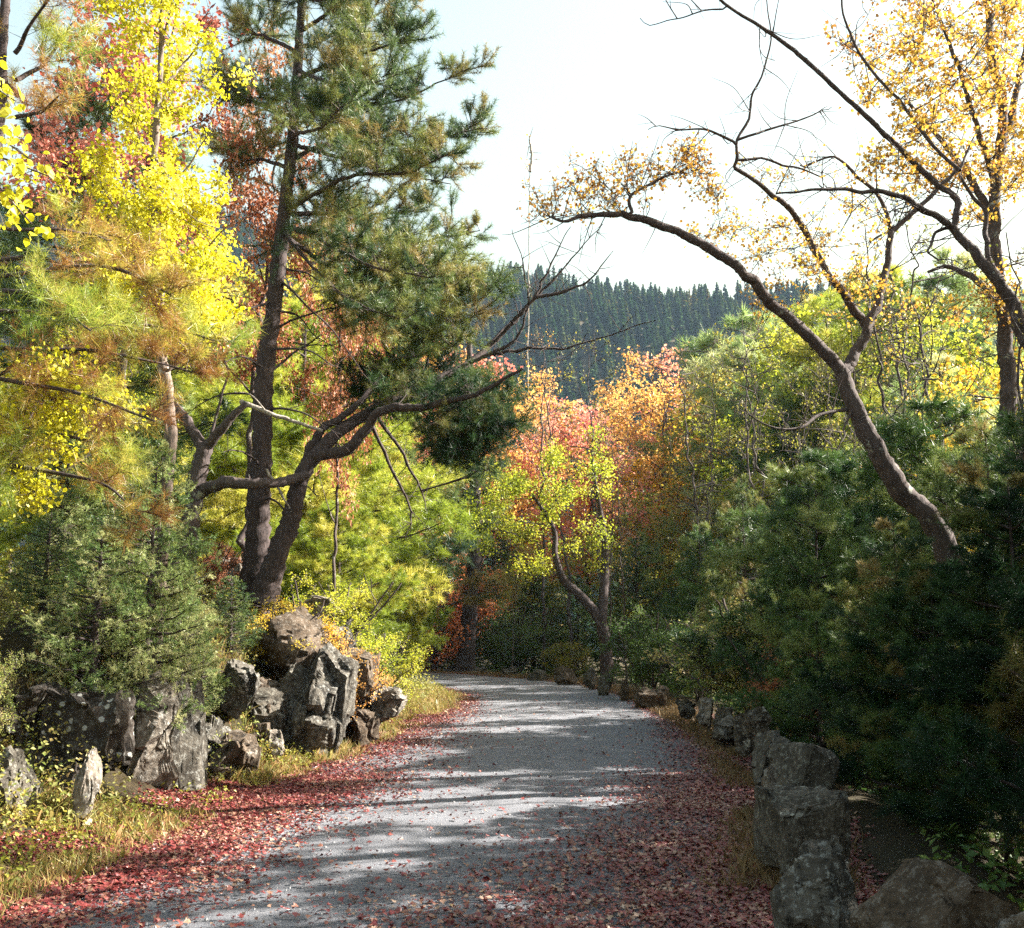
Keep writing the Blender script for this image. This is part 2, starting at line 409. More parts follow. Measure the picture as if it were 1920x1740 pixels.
# ------------------------------------------------------------------ tree machinery
class Tree:
    def __init__(s, name, label, cat, base, seed, group=None):
        s.name, s.label, s.cat, s.base, s.group = name, label, cat, np.asarray(base, float), group
        s.rng = np.random.default_rng(seed)
        s.wood = Buf(); s.parts = []; s.sk = []; s.T0 = []; s.T1 = []; s.TC = []
    def limb(s, pts, r0, r1, n=8, part=None, wob=0.0, rough=0.05, flare=0.0, reg=True):
        m = max(6, int(len(pts) * 5))
        if r0 > 0.028 and len(pts) > 2:
            ln = np.sum(np.linalg.norm(np.diff(np.asarray(pts, float), axis=0), axis=1)); m = int(min(160, max(m, ln / max(0.035, r0 * 0.45)))); n = max(n, 11); rough = max(rough, 0.085); wob *= 0.5
        q = spline(pts, m)
        if wob:
            k = s.rng.normal(0, wob * 1.5, (max(4, m // 4) + 2, 3)); xk = np.linspace(0, 1, len(k)); xm = np.linspace(0, 1, m)
            q += np.stack([np.interp(xm, xk, k[:, a]) for a in range(3)], 1) * np.minimum(1, 6 * xm * (1 - xm) * 4)[:, None]
        t = np.linspace(0, 1, m); r = r0 * (1 - t) + r1 * t
        if flare: r = r + r0 * flare * np.exp(-t * 14)
        buf = s.wood
        if part: buf = Buf(); s.parts.append((part, buf))
        tube(buf, q, r, n, s.rng, rough)
        if reg: s.sk.append(q)
        return q
    def twig(s, P0, P1, cv):
        s.T0.append(P0); s.T1.append(P1); s.TC.append(np.broadcast_to(cv, (len(P0),)))
    def sprout(s, poly, n, length, t0=0.15, up=0.3, fwd=0.6, sub=3, out=1.0, taper=0.5, cv=None):
        """side twigs along a limb, each with sub-twigs carrying the foliage"""
        rng = s.rng; m = len(poly)
        t = t0 + (1 - t0) * rng.random(n); f = t * (m - 1.001); i = f.astype(int); fr = (f - i)[:, None]
        A = poly[i] * (1 - fr) + poly[i + 1] * fr; tg = norm(poly[i + 1] - poly[i])
        d = rng.normal(0, 1, (n, 3)) * out; d[:, 2] *= 0.6; d = norm(norm(d) + tg * fwd + np.array((0, 0, up)))
        L = length * (1 - taper * t) * (0.6 + 0.7 * rng.random(n))
        B = A + d * L[:, None]
        cvv = np.clip(rng.random(n) if cv is None else cv + rng.normal(0, 0.15, n), 0, 1)
        s.twig(A, B, cvv)
        for k in range(sub):
            ft = (0.25 + 0.7 * rng.random(n))[:, None]
            A2 = A * (1 - ft) + B * ft
            d2 = norm(d + rng.normal(0, 0.6, (n, 3)) + np.array((0, 0, up * 0.6)))
            s.twig(A2, A2 + d2 * (L * (0.35 + 0.35 * rng.random(n)))[:, None], cvv)
    def cloud(s, env, n, rc, sub=7, cv=None, branch=0.012, low=0.5):
        """n clumps spread in an ellipsoid env=(cx,cy,cz,rx,ry,rz), each tied to the skeleton by a branch"""
        rng = s.rng; e = np.asarray(env, float)
        d = norm(rng.normal(0, 1, (n, 3))); C = e[:3] + d * (rng.random((n, 1)) ** (1 / 2.2)) * e[3:]
        S = np.vstack(s.sk)
        for c in C:
            w = (np.linalg.norm(S - c, axis=1) + low * np.clip(S[:, 2] - c[2] + 0.15, 0, 9) * 2) * rng.uniform(1, 1.7, len(S))
            a = S[np.argmin(w)]
            L = np.linalg.norm(c - a)
            mid = (a + c) / 2 + rng.normal(0, 0.08 * L + 0.01, 3) - np.array((0, 0, 0.06 * L))
            q = spline([a, mid, c], 6)
            S = np.vstack([S, q[1:4]])
            tube(s.wood, q, np.linspace(branch * (0.5 + L * 0.5), branch * 0.3, 6), 4)
            cvv = rng.random() if cv is None else np.clip(cv + rng.normal(0, 0.18), 0, 1)
            ft = 0.55 + 0.45 * rng.random(sub); f = ft * 4.99; i = f.astype(int)
            A = q[i] * (1 - (f - i))[:, None] + q[i + 1] * (f - i)[:, None]
            B = c + norm(rng.normal(0, 1, (sub, 3))) * (rc * rng.random((sub, 1)) ** 0.5) * np.array((1, 1, 0.75))
            s.twig(A, B, cvv)
            A2 = (A + B) / 2
            s.twig(A2, A2 + norm(rng.normal(0, 1, (sub, 3))) * rc * 0.6, cvv)
    def build(s, bark, leaf, kind, tr=0.004, **k):
        root = link(s.name, None, loc=s.base)
        root.empty_display_size = 0.3
        tag(root, s.label, s.cat, s.group)
        rng = s.rng
        lb = Buf()
        if s.T0:
            P0 = np.vstack(s.T0); P1 = np.vstack(s.T1); cv = np.concatenate(s.TC)
            twig_prisms(s.wood, P0, P1, tr, tr * 0.4)
            N = len(P0)
            if kind == 'leaf':
                m = k.get('per', 8); tt = 0.15 + 0.9 * rng.random((N, m, 1))
                C = P0[:, None] * (1 - tt) + P1[:, None] * tt + rng.normal(0, k.get('jit', 0.04), (N, m, 3))
                rr = np.clip(cv[:, None] * 0.55 + rng.random((N, m)) * 0.45, 0, 1)
                sz = k['size'] * (0.6 + 0.7 * rng.random(N * m))
                leaves(lb, C.reshape(-1, 3), sz, rr.ravel(), rng, k.get('shape', RHOMB), flat=k.get('flat', 0.0), droop=k.get('droop', 0.3))
            elif kind == 'pine':
                for a in k.get('at', (0.55, 0.9)):
                    B = P0 * (1 - a) + P1 * a; ax = norm(P1 - P0 + np.array((0, 0, 0.03)))
                    needles(lb, B, B + ax * k['L'] * 0.8, k['K'], k['L'], k['w'], cv, rng, 0.62)
            elif kind == 'spruce':
                needles(lb, P0, P1 + norm(P1 - P0) * 0.02, k['K'], k['L'], k['w'], cv, rng, 0.6)
        link('trunk', s.wood.mesh('trunk', s.base, True), bark, root)
        for nm, bf in s.parts:
            link(nm, bf.mesh(nm, s.base, True), bark, root)
        if lb.n: link('crown', lb.mesh('crown', s.base), leaf, root)
        return root

def conifer(name, label, cat, base, H, R, seed, nb=60, droop=0.0, bare=0.1, r0=0.09, kind='pine', leaf=None, group=None,
            bark=None, dens=9, twl=0.28, upc=0.25, full=0.8, **k):
    """a whole conifer: straight trunk, boughs all round that shorten upward"""
    T = Tree(name, label, cat, base, seed, group); rng = T.rng; b = np.asarray(base, float)
    lean = rng.normal(0, 0.02 * H, 2)
    top = b + np.array((lean[0], lean[1], H))
    tr = T.limb([b + (0, 0, -0.2), b + (lean[0] * 0.3, lean[1] * 0.3, H * 0.4), top], r0, 0.008, 8, wob=0.004, flare=0.3)
    for i in range(nb):
        h = bare + (0.98 - bare) * (i + rng.random()) / nb
        p = b + np.array((lean[0] * h, lean[1] * h, H * h))
        az = i * 2.4 + rng.normal(0, 0.3)
        rel = (h - bare) / (1 - bare)
        L = R * (min(1.0, 0.55 + rel * 2.2) * (1 - rel ** 1.3) ** full + 0.06) * (0.7 + 0.5 * rng.random())
        dz = (0.35 - 0.6 * (1 - rel) * 0.3 - droop * (1 - rel)) + upc * rel
        d = np.array((math.cos(az), math.sin(az), 0))
        q = [p, p + d * L * 0.5 + (0, 0, dz * L * 0.35), p + d * L + (0, 0, dz * L * 0.6 + 0.12 * L)]
        q = T.limb(q, 0.012 + L * 0.012, 0.004, 4, wob=0.01 * L, rough=0, reg=False)
        T.sprout(q, max(4, int(dens * L / 0.6)), min(twl, L * 0.5) + 0.05, 0.2, up=0.18, fwd=0.9, sub=3, cv=rng.random())
    return T.build(bark or M['bark'], leaf or M['pine_dark'], kind, tr=0.0035, **k)

def leafy(name, label, cat, base, H, R, seed, leaf, size, nclump=45, per=7, group=None, bark=None, cb=0.25, r0=0.07, sub=7, narrow=1.0, stems=1, shape=RHOMB, rc=None):
    T = Tree(name, label, cat, base, seed, group); rng = T.rng; b = np.asarray(base, float)
    for sidx in range(stems):
        ln = rng.normal(0, 0.05 * H, 2) + (rng.normal(0, 0.5 * R, 2) if stems > 1 else 0)
        q = T.limb([b + (0, 0, -0.2), b + (ln[0] * 0.2, ln[1] * 0.2, H * 0.3), b + (ln[0] * 0.7, ln[1] * 0.7, H * 0.65), b + (ln[0], ln[1], H * 0.95)], r0, 0.008, 7, wob=0.007 * H, flare=0.25)
        for kx in range(6):
            h = cb + (0.85 - cb) * (kx + 0.5) / 6; p = q[int(h * (len(q) - 1))]; az = rng.random() * 6.28
            L = R * (0.55 + 0.4 * rng.random()) * (1 - 0.4 * h)
            e = p + np.array((math.cos(az) * L, math.sin(az) * L, L * 0.9))
            T.limb([p, (p + e) / 2 + rng.normal(0, 0.05 * L, 3) - (0, 0, 0.08 * L), e], r0 * 0.4 * (1 - h * 0.5), 0.005, 5, wob=0.01)
    zc = H * (cb + 1) / 2
    T.cloud((b[0], b[1], b[2] + zc, R, R, H * (1 - cb) / 2), nclump, rc or R * 0.3, sub=sub)
    return T.build(bark or M['bark_grey'], leaf, 'leaf', tr=0.004, size=size, per=per, shape=shape, jit=size * 0.9)

def copy_tree(root, loc, rot, sc, label, group=None, leaf=None, name=None):
    r = root.copy(); COL.objects.link(r)
    if name: r.name = name
    r.location = loc; r.rotation_euler = (0, 0, rot); r.scale = sc
    r["label"] = label
    if group: r["group"] = group
    elif "group" in r: del r["group"]
    for ch in root.children:
        c = ch.copy(); COL.objects.link(c); c.parent = r
        if leaf is not None and ch.name.startswith('crown'):
            c.material_slots[0].link = 'OBJECT'; c.material_slots[0].material = leaf
    return r

# ------------------------------------------------------------------ far conifers on the hill
def far_conifer_buf(seed, n=130):
    rng = np.random.default_rng(seed); b = Buf()
    H = 1.0
    h = (rng.random(n) ** 0.8); P0 = np.stack([0 * h, 0 * h, h * 0.95 + 0.04], 1)
    az = rng.random(n) * 6.283; L = 0.2 * (1 - h) ** 0.75 * (0.6 + 0.6 * rng.random(n)) + 0.015
    d = np.stack([np.cos(az) * L, np.sin(az) * L, -0.35 * L + 0.02 * rng.normal(0, 1, n)], 1)
    side = np.stack([-np.sin(az), np.cos(az), rng.normal(0, 0.25, n)], 1) * (0.035 + 0.045 * (1 - h))[:, None]
    V = np.stack([P0 - side * 0.4, P0 + d * 0.6 - side, P0 + d, P0 + d * 0.6 + side, P0 + side * 0.4], 1)
    b.add(V.reshape(-1, 3), np.arange(n * 5).reshape(n, 5), np.repeat(rng.random(n), 5))
    tube(b, [(0, 0, -0.03), (0, 0, 0.5), (0, 0, 1.0)], [0.012, 0.008, 0.002], 4)
    return b
rng = np.random.default_rng(11)
fbufs = [far_conifer_buf(k) for k in (1, 2, 3)]
fmesh = []
for fb in fbufs:
    me = fb.mesh('distant_spruce'); me.materials.append(M['far']); fmesh.append(me)
def hill_at(px, Yd):
    p = P(px, 800, Yd); return p[0], Yd, float(hill_z(np.array([p[0]]), np.array([Yd]))[0])
cnt = 0
mass = Buf()
for k in range(8500):
    Yd = 160 + 260 * rng.random(); px = -200 + rng.random() * 2300
    x, y, z = hill_at(px, Yd); hgt = 4.5 + 7.5 * rng.random()
    if cnt < 240 and 900 < px < 1480 and Yd > 330:
        o = link('distant_spruce', fmesh[cnt % 3]); o.location = (x, y, z - 0.5); o.rotation_euler = (0, 0, rng.random() * 6)
        w = 0.9 + 0.4 * rng.random(); o.scale = (hgt * w, hgt * w, hgt)
        tag(o, 'dark green spruce in the forest that covers the distant hill, below the white sky', 'spruce', 'spruces on the distant hill')
        cnt += 1
    else:
        fb = fbufs[k % 3]; a = rng.random() * 6.28; w = 0.9 + 0.4 * rng.random()
        v = np.concatenate(fb.v); c_, s_ = math.cos(a), math.sin(a)
        vv = np.stack([(v[:, 0] * c_ - v[:, 1] * s_) * hgt * w + x, (v[:, 0] * s_ + v[:, 1] * c_) * hgt * w + y, v[:, 2] * hgt + z - 0.5], 1)
        n0 = len(fb.v[0]); cvv = rng.random() * 0.6
        mass.add(vv[:n0], np.arange(n0).reshape(-1, 5), np.concatenate(fb.r)[:n0] * 0.3 + (cvv if rng.random() > 0.05 else 0.72))
o = link('hillside_forest', mass.mesh('hillside_forest'), M['far'])
tag(o, 'dark spruce forest covering the far hillside', 'forest', kind='stuff')

# ------------------------------------------------------------------ rocks
def rock(name, label, cat, center, size, seed, mat, rot=(0, 0, 0), planes=(), cuts=12, nz=0.06, blk=0.16, sub=5, group=None, box=0.55, skew=0.0):
    import bmesh
    rng = np.random.default_rng(seed)
    bm = bmesh.new(); bmesh.ops.create_icosphere(bm, subdivisions=sub, radius=1.0)
    v = np.array([x.co[:] for x in bm.verts])
    # superellipsoid block
    v = np.sign(v) * np.abs(v) ** box; v = v / np.max(np.abs(v)) * 1.0
    for k in range(cuts):
        n = rng.normal(0, 1, 3); n /= np.linalg.norm(n); d = 0.62 + 0.36 * rng.random()
        sd = v @ n - d; m = sd > 0; v[m] -= n * sd[m][:, None]
    for n, d in planes:
        n = np.array(n, float); n /= np.linalg.norm(n)
        sd = v @ n - d; m = sd > 0; v[m] -= n * sd[m][:, None]
    sx, sy, sz = size
    v = v * np.array((sx, sy, sz)) / 2
    mn = min(size); ctr = rng.random(3) * 40; fq = 1.5 / (0.5 * (mn + max(size)) / 1.6)
    ca, sa = math.cos(0.5 + seed), math.sin(0.5 + seed)
    for i, p in enumerate(v):
        wv = mnoise.noise_vector(Vector(p) * fq * 1.2 + Vector(ctr)) * 0.16
        a_ = (p[0] * ca - p[1] * sa) * fq + wv.x; b_ = (p[0] * sa + p[1] * ca) * fq + wv.y; c_ = p[2] * fq * 0.75 + 0.3 * a_ + wv.z
        k1 = mnoise.cell(Vector((a_, b_, c_)) + Vector(ctr)) - 0.5; k2 = mnoise.cell(Vector((a_ * 2.3, b_ * 2.3, c_ * 1.7)) + Vector(ctr)) - 0.5
        v[i] = p * (1 + (k1 * 1.2 + k2 * 0.5) * blk * mn / (np.linalg.norm(p) + 0.3 * mn))
    v[:, 0] += skew * v[:, 2]
    off = Vector(rng.random(3) * 50)
    mn = min(size)
    for i, p in enumerate(v):
        q = Vector(p) * (1.6 / mn) + off
        h = mnoise.fractal(q, 0.7, 2.1, 7) * nz * mn * 1.2 
        L = np.linalg.norm(p) + 1e-6; v[i] = p + p / L * h
    for i, vt in enumerate(bm.verts): vt.co = v[i]
    me = bpy.data.meshes.new(name); bm.to_mesh(me); bm.free()
    me.polygons.foreach_set("use_smooth", [True] * len(me.polygons))
    try: me.set_sharp_from_angle(angle=math.radians(32))
    except Exception: pass
    o = link(name, me, mat); o.location = tuple(center); o.rotation_euler = rot
    return tag(o, label, cat, group)
def rockpx(name, label, x0, x1, y0, y1, Y, deep, seed, mat, cat='rock', sink=0.15, **k):
    """a rock whose front covers photo pixels x0..x1, y0..y1 at distance Y"""
    a = P(x0, y1, Y); b = P(x1, y0, Y)
    w = b[0] - a[0]; h = b[2] - a[2] + sink
    c = ((a[0] + b[0]) / 2, Y + deep * 0.35, a[2] - sink + h / 2)
    return rock(name, label, cat, c, (w * 1.12, deep, h * 1.08), seed, mat, **k)

gd = 'rocks along the left bank'
rockpx('rock_outcrop', 'dark mossy outcrop with round pale lichen spots at the left edge of the bank', -10, 215, 1285, 1450, 8.6, 1.6, 1, M['granite_spot'], group=gd, rot=(0, 0, .15), box=0.6)
rockpx('rock_slab', 'tall pale upright rock slab with dark vertical streaks, left of the fallen slab', 232, 330, 1262, 1480, 9.2, 0.6, 2, M['granite_pale'], group=gd, rot=(0.05, 0.03, .25), cuts=8, box=0.5, sub=6, blk=.2)
rockpx('rock_slab', 'dark grey upright rock slab leaning against the right side of the tall pale slab', 305, 378, 1262, 1480, 9.6, 0.65, 3, M['granite'], group=gd, rot=(-0.05, -0.04, -.2), cuts=10, box=0.5)
rockpx('rock_slab', 'low fallen slab with a pale flat top and brown front, right of the upright slabs', 372, 466, 1366, 1440, 10.2, 0.8, 4, M['granite_brown'], group=gd, rot=(0.0, 0.22, .1), box=0.42, planes=[((0, 0, 1), .7)])
rockpx('boulder', 'grey boulder with a sunlit pale rim under the small dark spruce', 384, 460, 1246, 1345, 11.0, 1.0, 5, M['granite'], group=gd, rot=(0, 0.2, .3))
rockpx('rock_outcrop', 'big rounded outcrop with pale stained base beside the road', 522, 648, 1200, 1415, 12.3, 1.5, 6, M['granite'], group=gd, rot=(0, 0.05, .2), cuts=12, box=0.55, blk=.15, sub=6)
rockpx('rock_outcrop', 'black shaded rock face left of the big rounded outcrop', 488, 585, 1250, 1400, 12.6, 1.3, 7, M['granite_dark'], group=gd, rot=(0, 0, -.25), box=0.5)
rockpx('rock_outcrop', 'brown mossy hump of rock below the pine trunks', 470, 600, 1150, 1290, 13.0, 1.6, 8, M['granite_brown'], group=gd, rot=(0, 0.2, 0), box=0.75, blk=.08, cuts=7)
rockpx('overhanging_rock', 'jutting block with a flat sunlit top overhanging a brown shaded face', 622, 698, 1216, 1300, 13.6, 1.2, 9, M['granite_brown'], group=gd, rot=(0.1, 0.16, .1), box=0.38, cuts=5, nz=0.03, planes=[((0, 0, 1), .75)])
rockpx('rock_slab', 'tilted pale slab under the jutting block', 668, 742, 1286, 1345, 14.2, 0.9, 10, M['granite_pale'], group=gd, rot=(0.1, 0.5, .2), box=0.45, nz=.05)
rockpx('boulder', 'small dark boulder at the foot of the bank below the tilted slab', 650, 705, 1335, 1396, 13.6, 0.8, 12, M['granite_brown'], group=gd)
rockpx('boulder', 'grey boulder cut off by the left edge of the photo', -60, 38, 1402, 1545, 7.6, 0.9, 13, M['granite_dark'], group=gd, rot=(0, 0, .2))
rockpx('pale_stone', 'narrow white upright stone standing in weeds at lower left', 128, 180, 1412, 1540, 7.9, 0.3, 14, M['granite_pale'], group=gd, rot=(0, 0.2, .3), box=.6)
rockpx('dark_boulder', 'dark rock in the weeds behind the narrow white stone', 60, 150, 1430, 1530, 8.4, 0.7, 15, M['granite_spot'], group=gd)
rockpx('small_stone', 'small pale stone low in the weeds beside the big outcrop', 498, 532, 1368, 1400, 11.6, 0.3, 16, M['granite_pale'], group=gd)
rockpx('flat_stone', 'flat pale stone on top of the bank right of the pine trunks', 560, 640, 1122, 1152, 14.6, 1.0, 17, M['granite_pale'], group=gd, rot=(0, .12, 0), box=.5)
rockpx('flat_stone', 'weathered pale rock ledge among leaves behind the forked trunk', 395, 470, 1035, 1085, 16.0, 1.2, 18, M['granite_pale'], group=gd, rot=(0, -.1, 0))
rockpx('boulder', 'round grey boulder half hidden in weeds between fallen slab and black rock face', 455, 520, 1300, 1372, 11.9, 0.9, 19, M['granite_dark'], group=gd)
rockpx('boulder', 'weathered boulder with ferns over it between spotted outcrop and pale slab', 170, 262, 1300, 1440, 9.5, 1.0, 20, M['granite_brown'], group=gd)

for (nm, lb, a) in (('rock_ledge', 'long dark rock ledge at the foot of the left bank behind the white stone', (-80, 300, 1300, 1478, 9.2, 1.4, 31, M['granite_dark'])),
                    ('rock_ledge', 'dark broken ledge reaching the left edge of the photo below the shrubs', (-90, 110, 1290, 1420, 8.4, .9, 38, M['granite_spot'])),
                    ('rock_ledge', 'low mossy ledge filling the bank between the slabs and the fallen slab', (300, 440, 1335, 1462, 10.4, 1.0, 35, M['granite'])),
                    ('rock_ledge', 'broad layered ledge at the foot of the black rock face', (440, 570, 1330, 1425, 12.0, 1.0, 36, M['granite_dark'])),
                    ('rock_ledge', 'dark ledge between the spotted outcrop and the tall pale slab', (160, 260, 1310, 1470, 9.3, .8, 37, M['granite_brown'])),
                    ('rock_ledge', 'brown broken ledge between the upright slabs and the black rock face', (350, 520, 1290, 1420, 11.8, 1.3, 32, M['granite_brown'])),
                    ('rock_ledge', 'stained ledge right of the big rounded outcrop, under the jutting block', (610, 700, 1280, 1392, 14.0, 1.2, 33, M['granite_brown'])),
                    ('rock_ledge', 'sloping brown ledge high on the bank between pine trunks and jutting block', (520, 660, 1170, 1260, 14.2, 1.5, 34, M['granite']))):
    rockpx(nm, lb, *a, group=gd, sub=6, cuts=18, blk=.22, nz=.09)
gw = 'coping stones along the right road edge'
W = [ # label, x0,x1,y0,y1,Y,deep,mat,rot,kwargs
 ('large brown wedge-shaped coping stone with a peaked left end, lowest in the photo', 1640, 1985, 1596, 1800, 4.5, .7, 'granite_brown', (0, .12, .12), dict(box=.5, cuts=3, nz=.04, blk=.05, sub=6, planes=[((-.8, -.2, .6), .55), ((.6, 0, 1), .42)])),
 ('white lichened stone corner peeking in at the bottom right', 1850, 1990, 1708, 1830, 4.0, .4, 'granite_pale', (0, .1, .3), dict(box=.6)),
 ('mottled grey coping stone with a mossy side below the blocky stone', 1472, 1640, 1606, 1790, 5.2, .8, 'granite', (0, -.02, -.1), dict(box=.6, sub=6, blk=.08, nz=.04)),
 ('round lichened cobble wedged between the blocky stone and the brown wedge', 1535, 1605, 1578, 1650, 5.4, .3, 'granite', (0, 0, 0), dict(box=.9)),
 ('blocky dark coping stone with a pale flat top', 1448, 1582, 1474, 1610, 6.4, .7, 'granite_dark', (0, .02, .2), dict(box=.35, cuts=3, nz=.035, blk=.05, sub=6, planes=[((0, 0, 1), .85)])),
 ('dark tilted coping stone with a thin sunlit edge behind the blocky stone', 1466, 1556, 1402, 1500, 7.7, .6, 'granite_dark', (0, .42, .3), dict(box=.35, cuts=4, nz=.03, blk=.05)),
 ('small light grey stone at the road side of the wall, beside the dry grass', 1426, 1468, 1428, 1520, 7.3, .3, 'granite_pale', (0, 0, .2), dict(box=.6)),
 ('dark triangular coping stone before the grey block', 1420, 1520, 1366, 1470, 9.0, .8, 'granite_dark', (0, .1, .1), dict(box=.6, planes=[((1, 0, .7), .6), ((-1, 0, .6), .65)])),
 ('grey block of a coping stone with leaves around it', 1392, 1452, 1325, 1400, 10.6, .7, 'granite', (0, .03, .1), dict(box=.42, cuts=5)),
 ('low flat-topped coping stone lit by the sun on top', 1340, 1402, 1350, 1388, 11.8, .7, 'granite', (0, .04, .1), dict(box=.45)),
 ('dark rounded coping stone beyond the flat-topped one', 1345, 1378, 1322, 1360, 13.4, .6, 'granite_dark', (0, 0, .1), dict(box=.7)),
 ('small pointed coping stone with a bright white top', 1306, 1344, 1310, 1354, 14.2, .6, 'granite_pale', (0, .25, .1), dict(box=.6)),
 ('low grey coping stone left of the white-topped one', 1268, 1306, 1308, 1340, 16.2, .6, 'granite', (0, 0, .3), dict(box=.6)),
 ('broad rounded coping stone right of the upright post-like one', 1192, 1258, 1284, 1324, 19.5, .7, 'granite_brown', (0, -.1, .1), dict(box=.65)),
 ('upright post-like coping stone', 1160, 1184, 1266, 1312, 21.5, .5, 'granite_brown', (0, 0, .1), dict(box=.5)),
 ('pale shard of a coping stone leaning left of the post-like one', 1122, 1150, 1264, 1302, 23, .4, 'granite', (0, .2, .1), dict(box=.7)),
 ('tall pointed coping stone near the crooked tree', 1096, 1122, 1246, 1292, 25, .5, 'granite_dark', (0, .1, .2), dict(box=.6)),
 ('wide dark coping stone left of the crooked tree', 1036, 1092, 1254, 1288, 27, .7, 'granite_brown', (0, .1, .4), dict(box=.6)),
 ('low dark coping stone near the far bend', 985, 1028, 1256, 1280, 29.3, .7, 'granite_dark', (0, 0, .5), dict(box=.6)),
 ('grey coping stone on the bend right of the straight pine trunk', 925, 975, 1248, 1272, 31.8, .7, 'granite', (0, 0, .8), dict(box=.6)),
 ('small coping stone at the foot of the straight pine trunk', 880, 918, 1248, 1268, 33.8, .6, 'granite_dark', (0, 0, .9), dict(box=.6)),
 ('coping stone just left of the straight pine trunk', 832, 868, 1242, 1264, 35.4, .6, 'granite', (0, 0, 1.1), dict(box=.6)),
 ('last coping stone before the road disappears left', 770, 815, 1240, 1260, 36.8, .6, 'granite_dark', (0, 0, 1.3), dict(box=.6)),
]
for i, (lb, x0, x1, y0, y1, Y, dp, mt, rt, kw) in enumerate(W):
    mx = (x0 + x1) / 2; x0 = mx + (x0 - mx) * 0.88; x1 = mx + (x1 - mx) * 0.88; dp *= 0.75
    rockpx('coping_stone', lb, x0, x1, y0, y1, Y, dp, 100 + i, M[mt], cat='coping stone', group=gw, rot=rt, sink=0.1, **kw)

# ------------------------------------------------------------------ ground cover
def scatter_strip(n, side, w0, w1, y0, y1, seed, power=1.0):
    rng = np.random.default_rng(seed); E = LE if side < 0 else RE
    T = norm(np.gradient(E, axis=0)); nrm = np.stack([T[:, 1], -T[:, 0]], 1) * (1 if side > 0 else -1)
    m = (E[:, 1] > y0) & (E[:, 1] < y1); idx = np.nonzero(m)[0]
    w = 1.0 / np.maximum(E[idx, 1], 4) ** 0.7; w /= w.sum()
    k = rng.choice(idx, n, p=w); d = w0 + (w1 - w0) * rng.random(n) ** power
    p = E[k] + nrm[k] * d[:, None] + rng.normal(0, 0.06, (n, 2))
    return p, d, rng
# grass and small weeds
def grass(name, label, side, n, w0, w1, y0, y1, seed, hgt, mat, leafy_n=0, lmat=None):
    p, d, rng = scatter_strip(n, side, w0, w1, y0, y1, seed)
    z = terrain(p[:, 0], p[:, 1]); dens = vnoise(p[:, 0], p[:, 1], 1.6, seed) ; keep = dens > 0.3
    p, z, dens = p[keep], z[keep], dens[keep]; N = len(p)
    B = np.concatenate([p, z[:, None]], 1); b = Buf(); K = 5
    dr = rng.normal(0, 1, (N, K, 3)); dr[..., 2] = np.abs(dr[..., 2]) + 1.6; dr = norm(dr)
    h = hgt * (0.4 + dens[:, None, None]) * (0.5 + 0.8 * rng.random((N, K, 1)))
    sd = norm(np.cross(dr, rng.normal(0, 1, (N, K, 3)))) * 0.0045
    O = B[:, None] + rng.normal(0, 0.03, (N, K, 3)) * (1, 1, 0)
    mid = O + dr * h * 0.6; tip = O + dr * h + rng.normal(0, 0.25, (N, K, 3)) * h * (1, 1, 0.2) - (0, 0, 0.0)
    V = np.stack([O - sd, O + sd, mid + sd * 0.8, tip, mid - sd * 0.8], 2).reshape(-1, 3)
    r = np.clip(np.repeat(rng.random(N) * 0.7, K) + 0.3 * rng.random(N * K), 0, 1)
    b.add(V, np.arange(N * K * 5).reshape(-1, 5), np.repeat(r, 5))
    o = link(name, b.mesh(name), mat); tag(o, label, 'grass', kind='stuff')
    return o
grass('grass', 'golden and green grass along the left road edge below the rocks', -1, 17000, -0.25, 1.6, 3, 40, 31, 0.15, M['grass'])
grass('grass', 'tall dry grass along the right road edge before the coping stones', 1, 9000, -0.3, 0.4, 6.0, 38, 32, 0.13, M['grass_brown'])
def weeds(name, label, n, side, w0, w1, y0, y1, seed, mat, size, hmax):
    p, d, rng = scatter_strip(n, side, w0, w1, y0, y1, seed)
    z = terrain(p[:, 0], p[:, 1]); m = vnoise(p[:, 0], p[:, 1], 2.2, seed); keep = m > 0.42
    p, z, m = p[keep], z[keep], m[keep]; N = len(p)
    C = np.concatenate([p, (z + hmax * m * rng.random(N) ** 1.3)[:, None]], 1)
    b = Buf(); leaves(b, C, size * (0.5 + rng.random(N)), np.clip(vnoise(p[:, 0], p[:, 1], 3, seed + 1) * 0.6 + rng.random(N) * 0.4, 0, 1), rng, flat=0.6)
    o = link(name, b.mesh(name), mat); tag(o, label, 'undergrowth', kind='stuff')
weeds('weeds', 'low golden weeds and huckleberry leaves covering the left bank', 60000, -1, 0.3, 2.6, 3, 34, 41, M['bush'], 0.035, 0.6)
weeds('weeds', 'yellow autumn weeds at the foot of the left bank', 26000, -1, 0.0, 1.3, 3, 30, 42, M['olive'], 0.03, 0.3)
weeds('undergrowth', 'dark undergrowth below the pines on the far side of the coping stones', 30000, 1, 1.0, 6, 2, 45, 43, M['green'], 0.06, 0.5)
weeds('leaf_cover', 'leafy ground cover on top of the left bank', 70000, -1, 2.0, 9, 6, 40, 44, M['olive'], 0.05, 0.6)

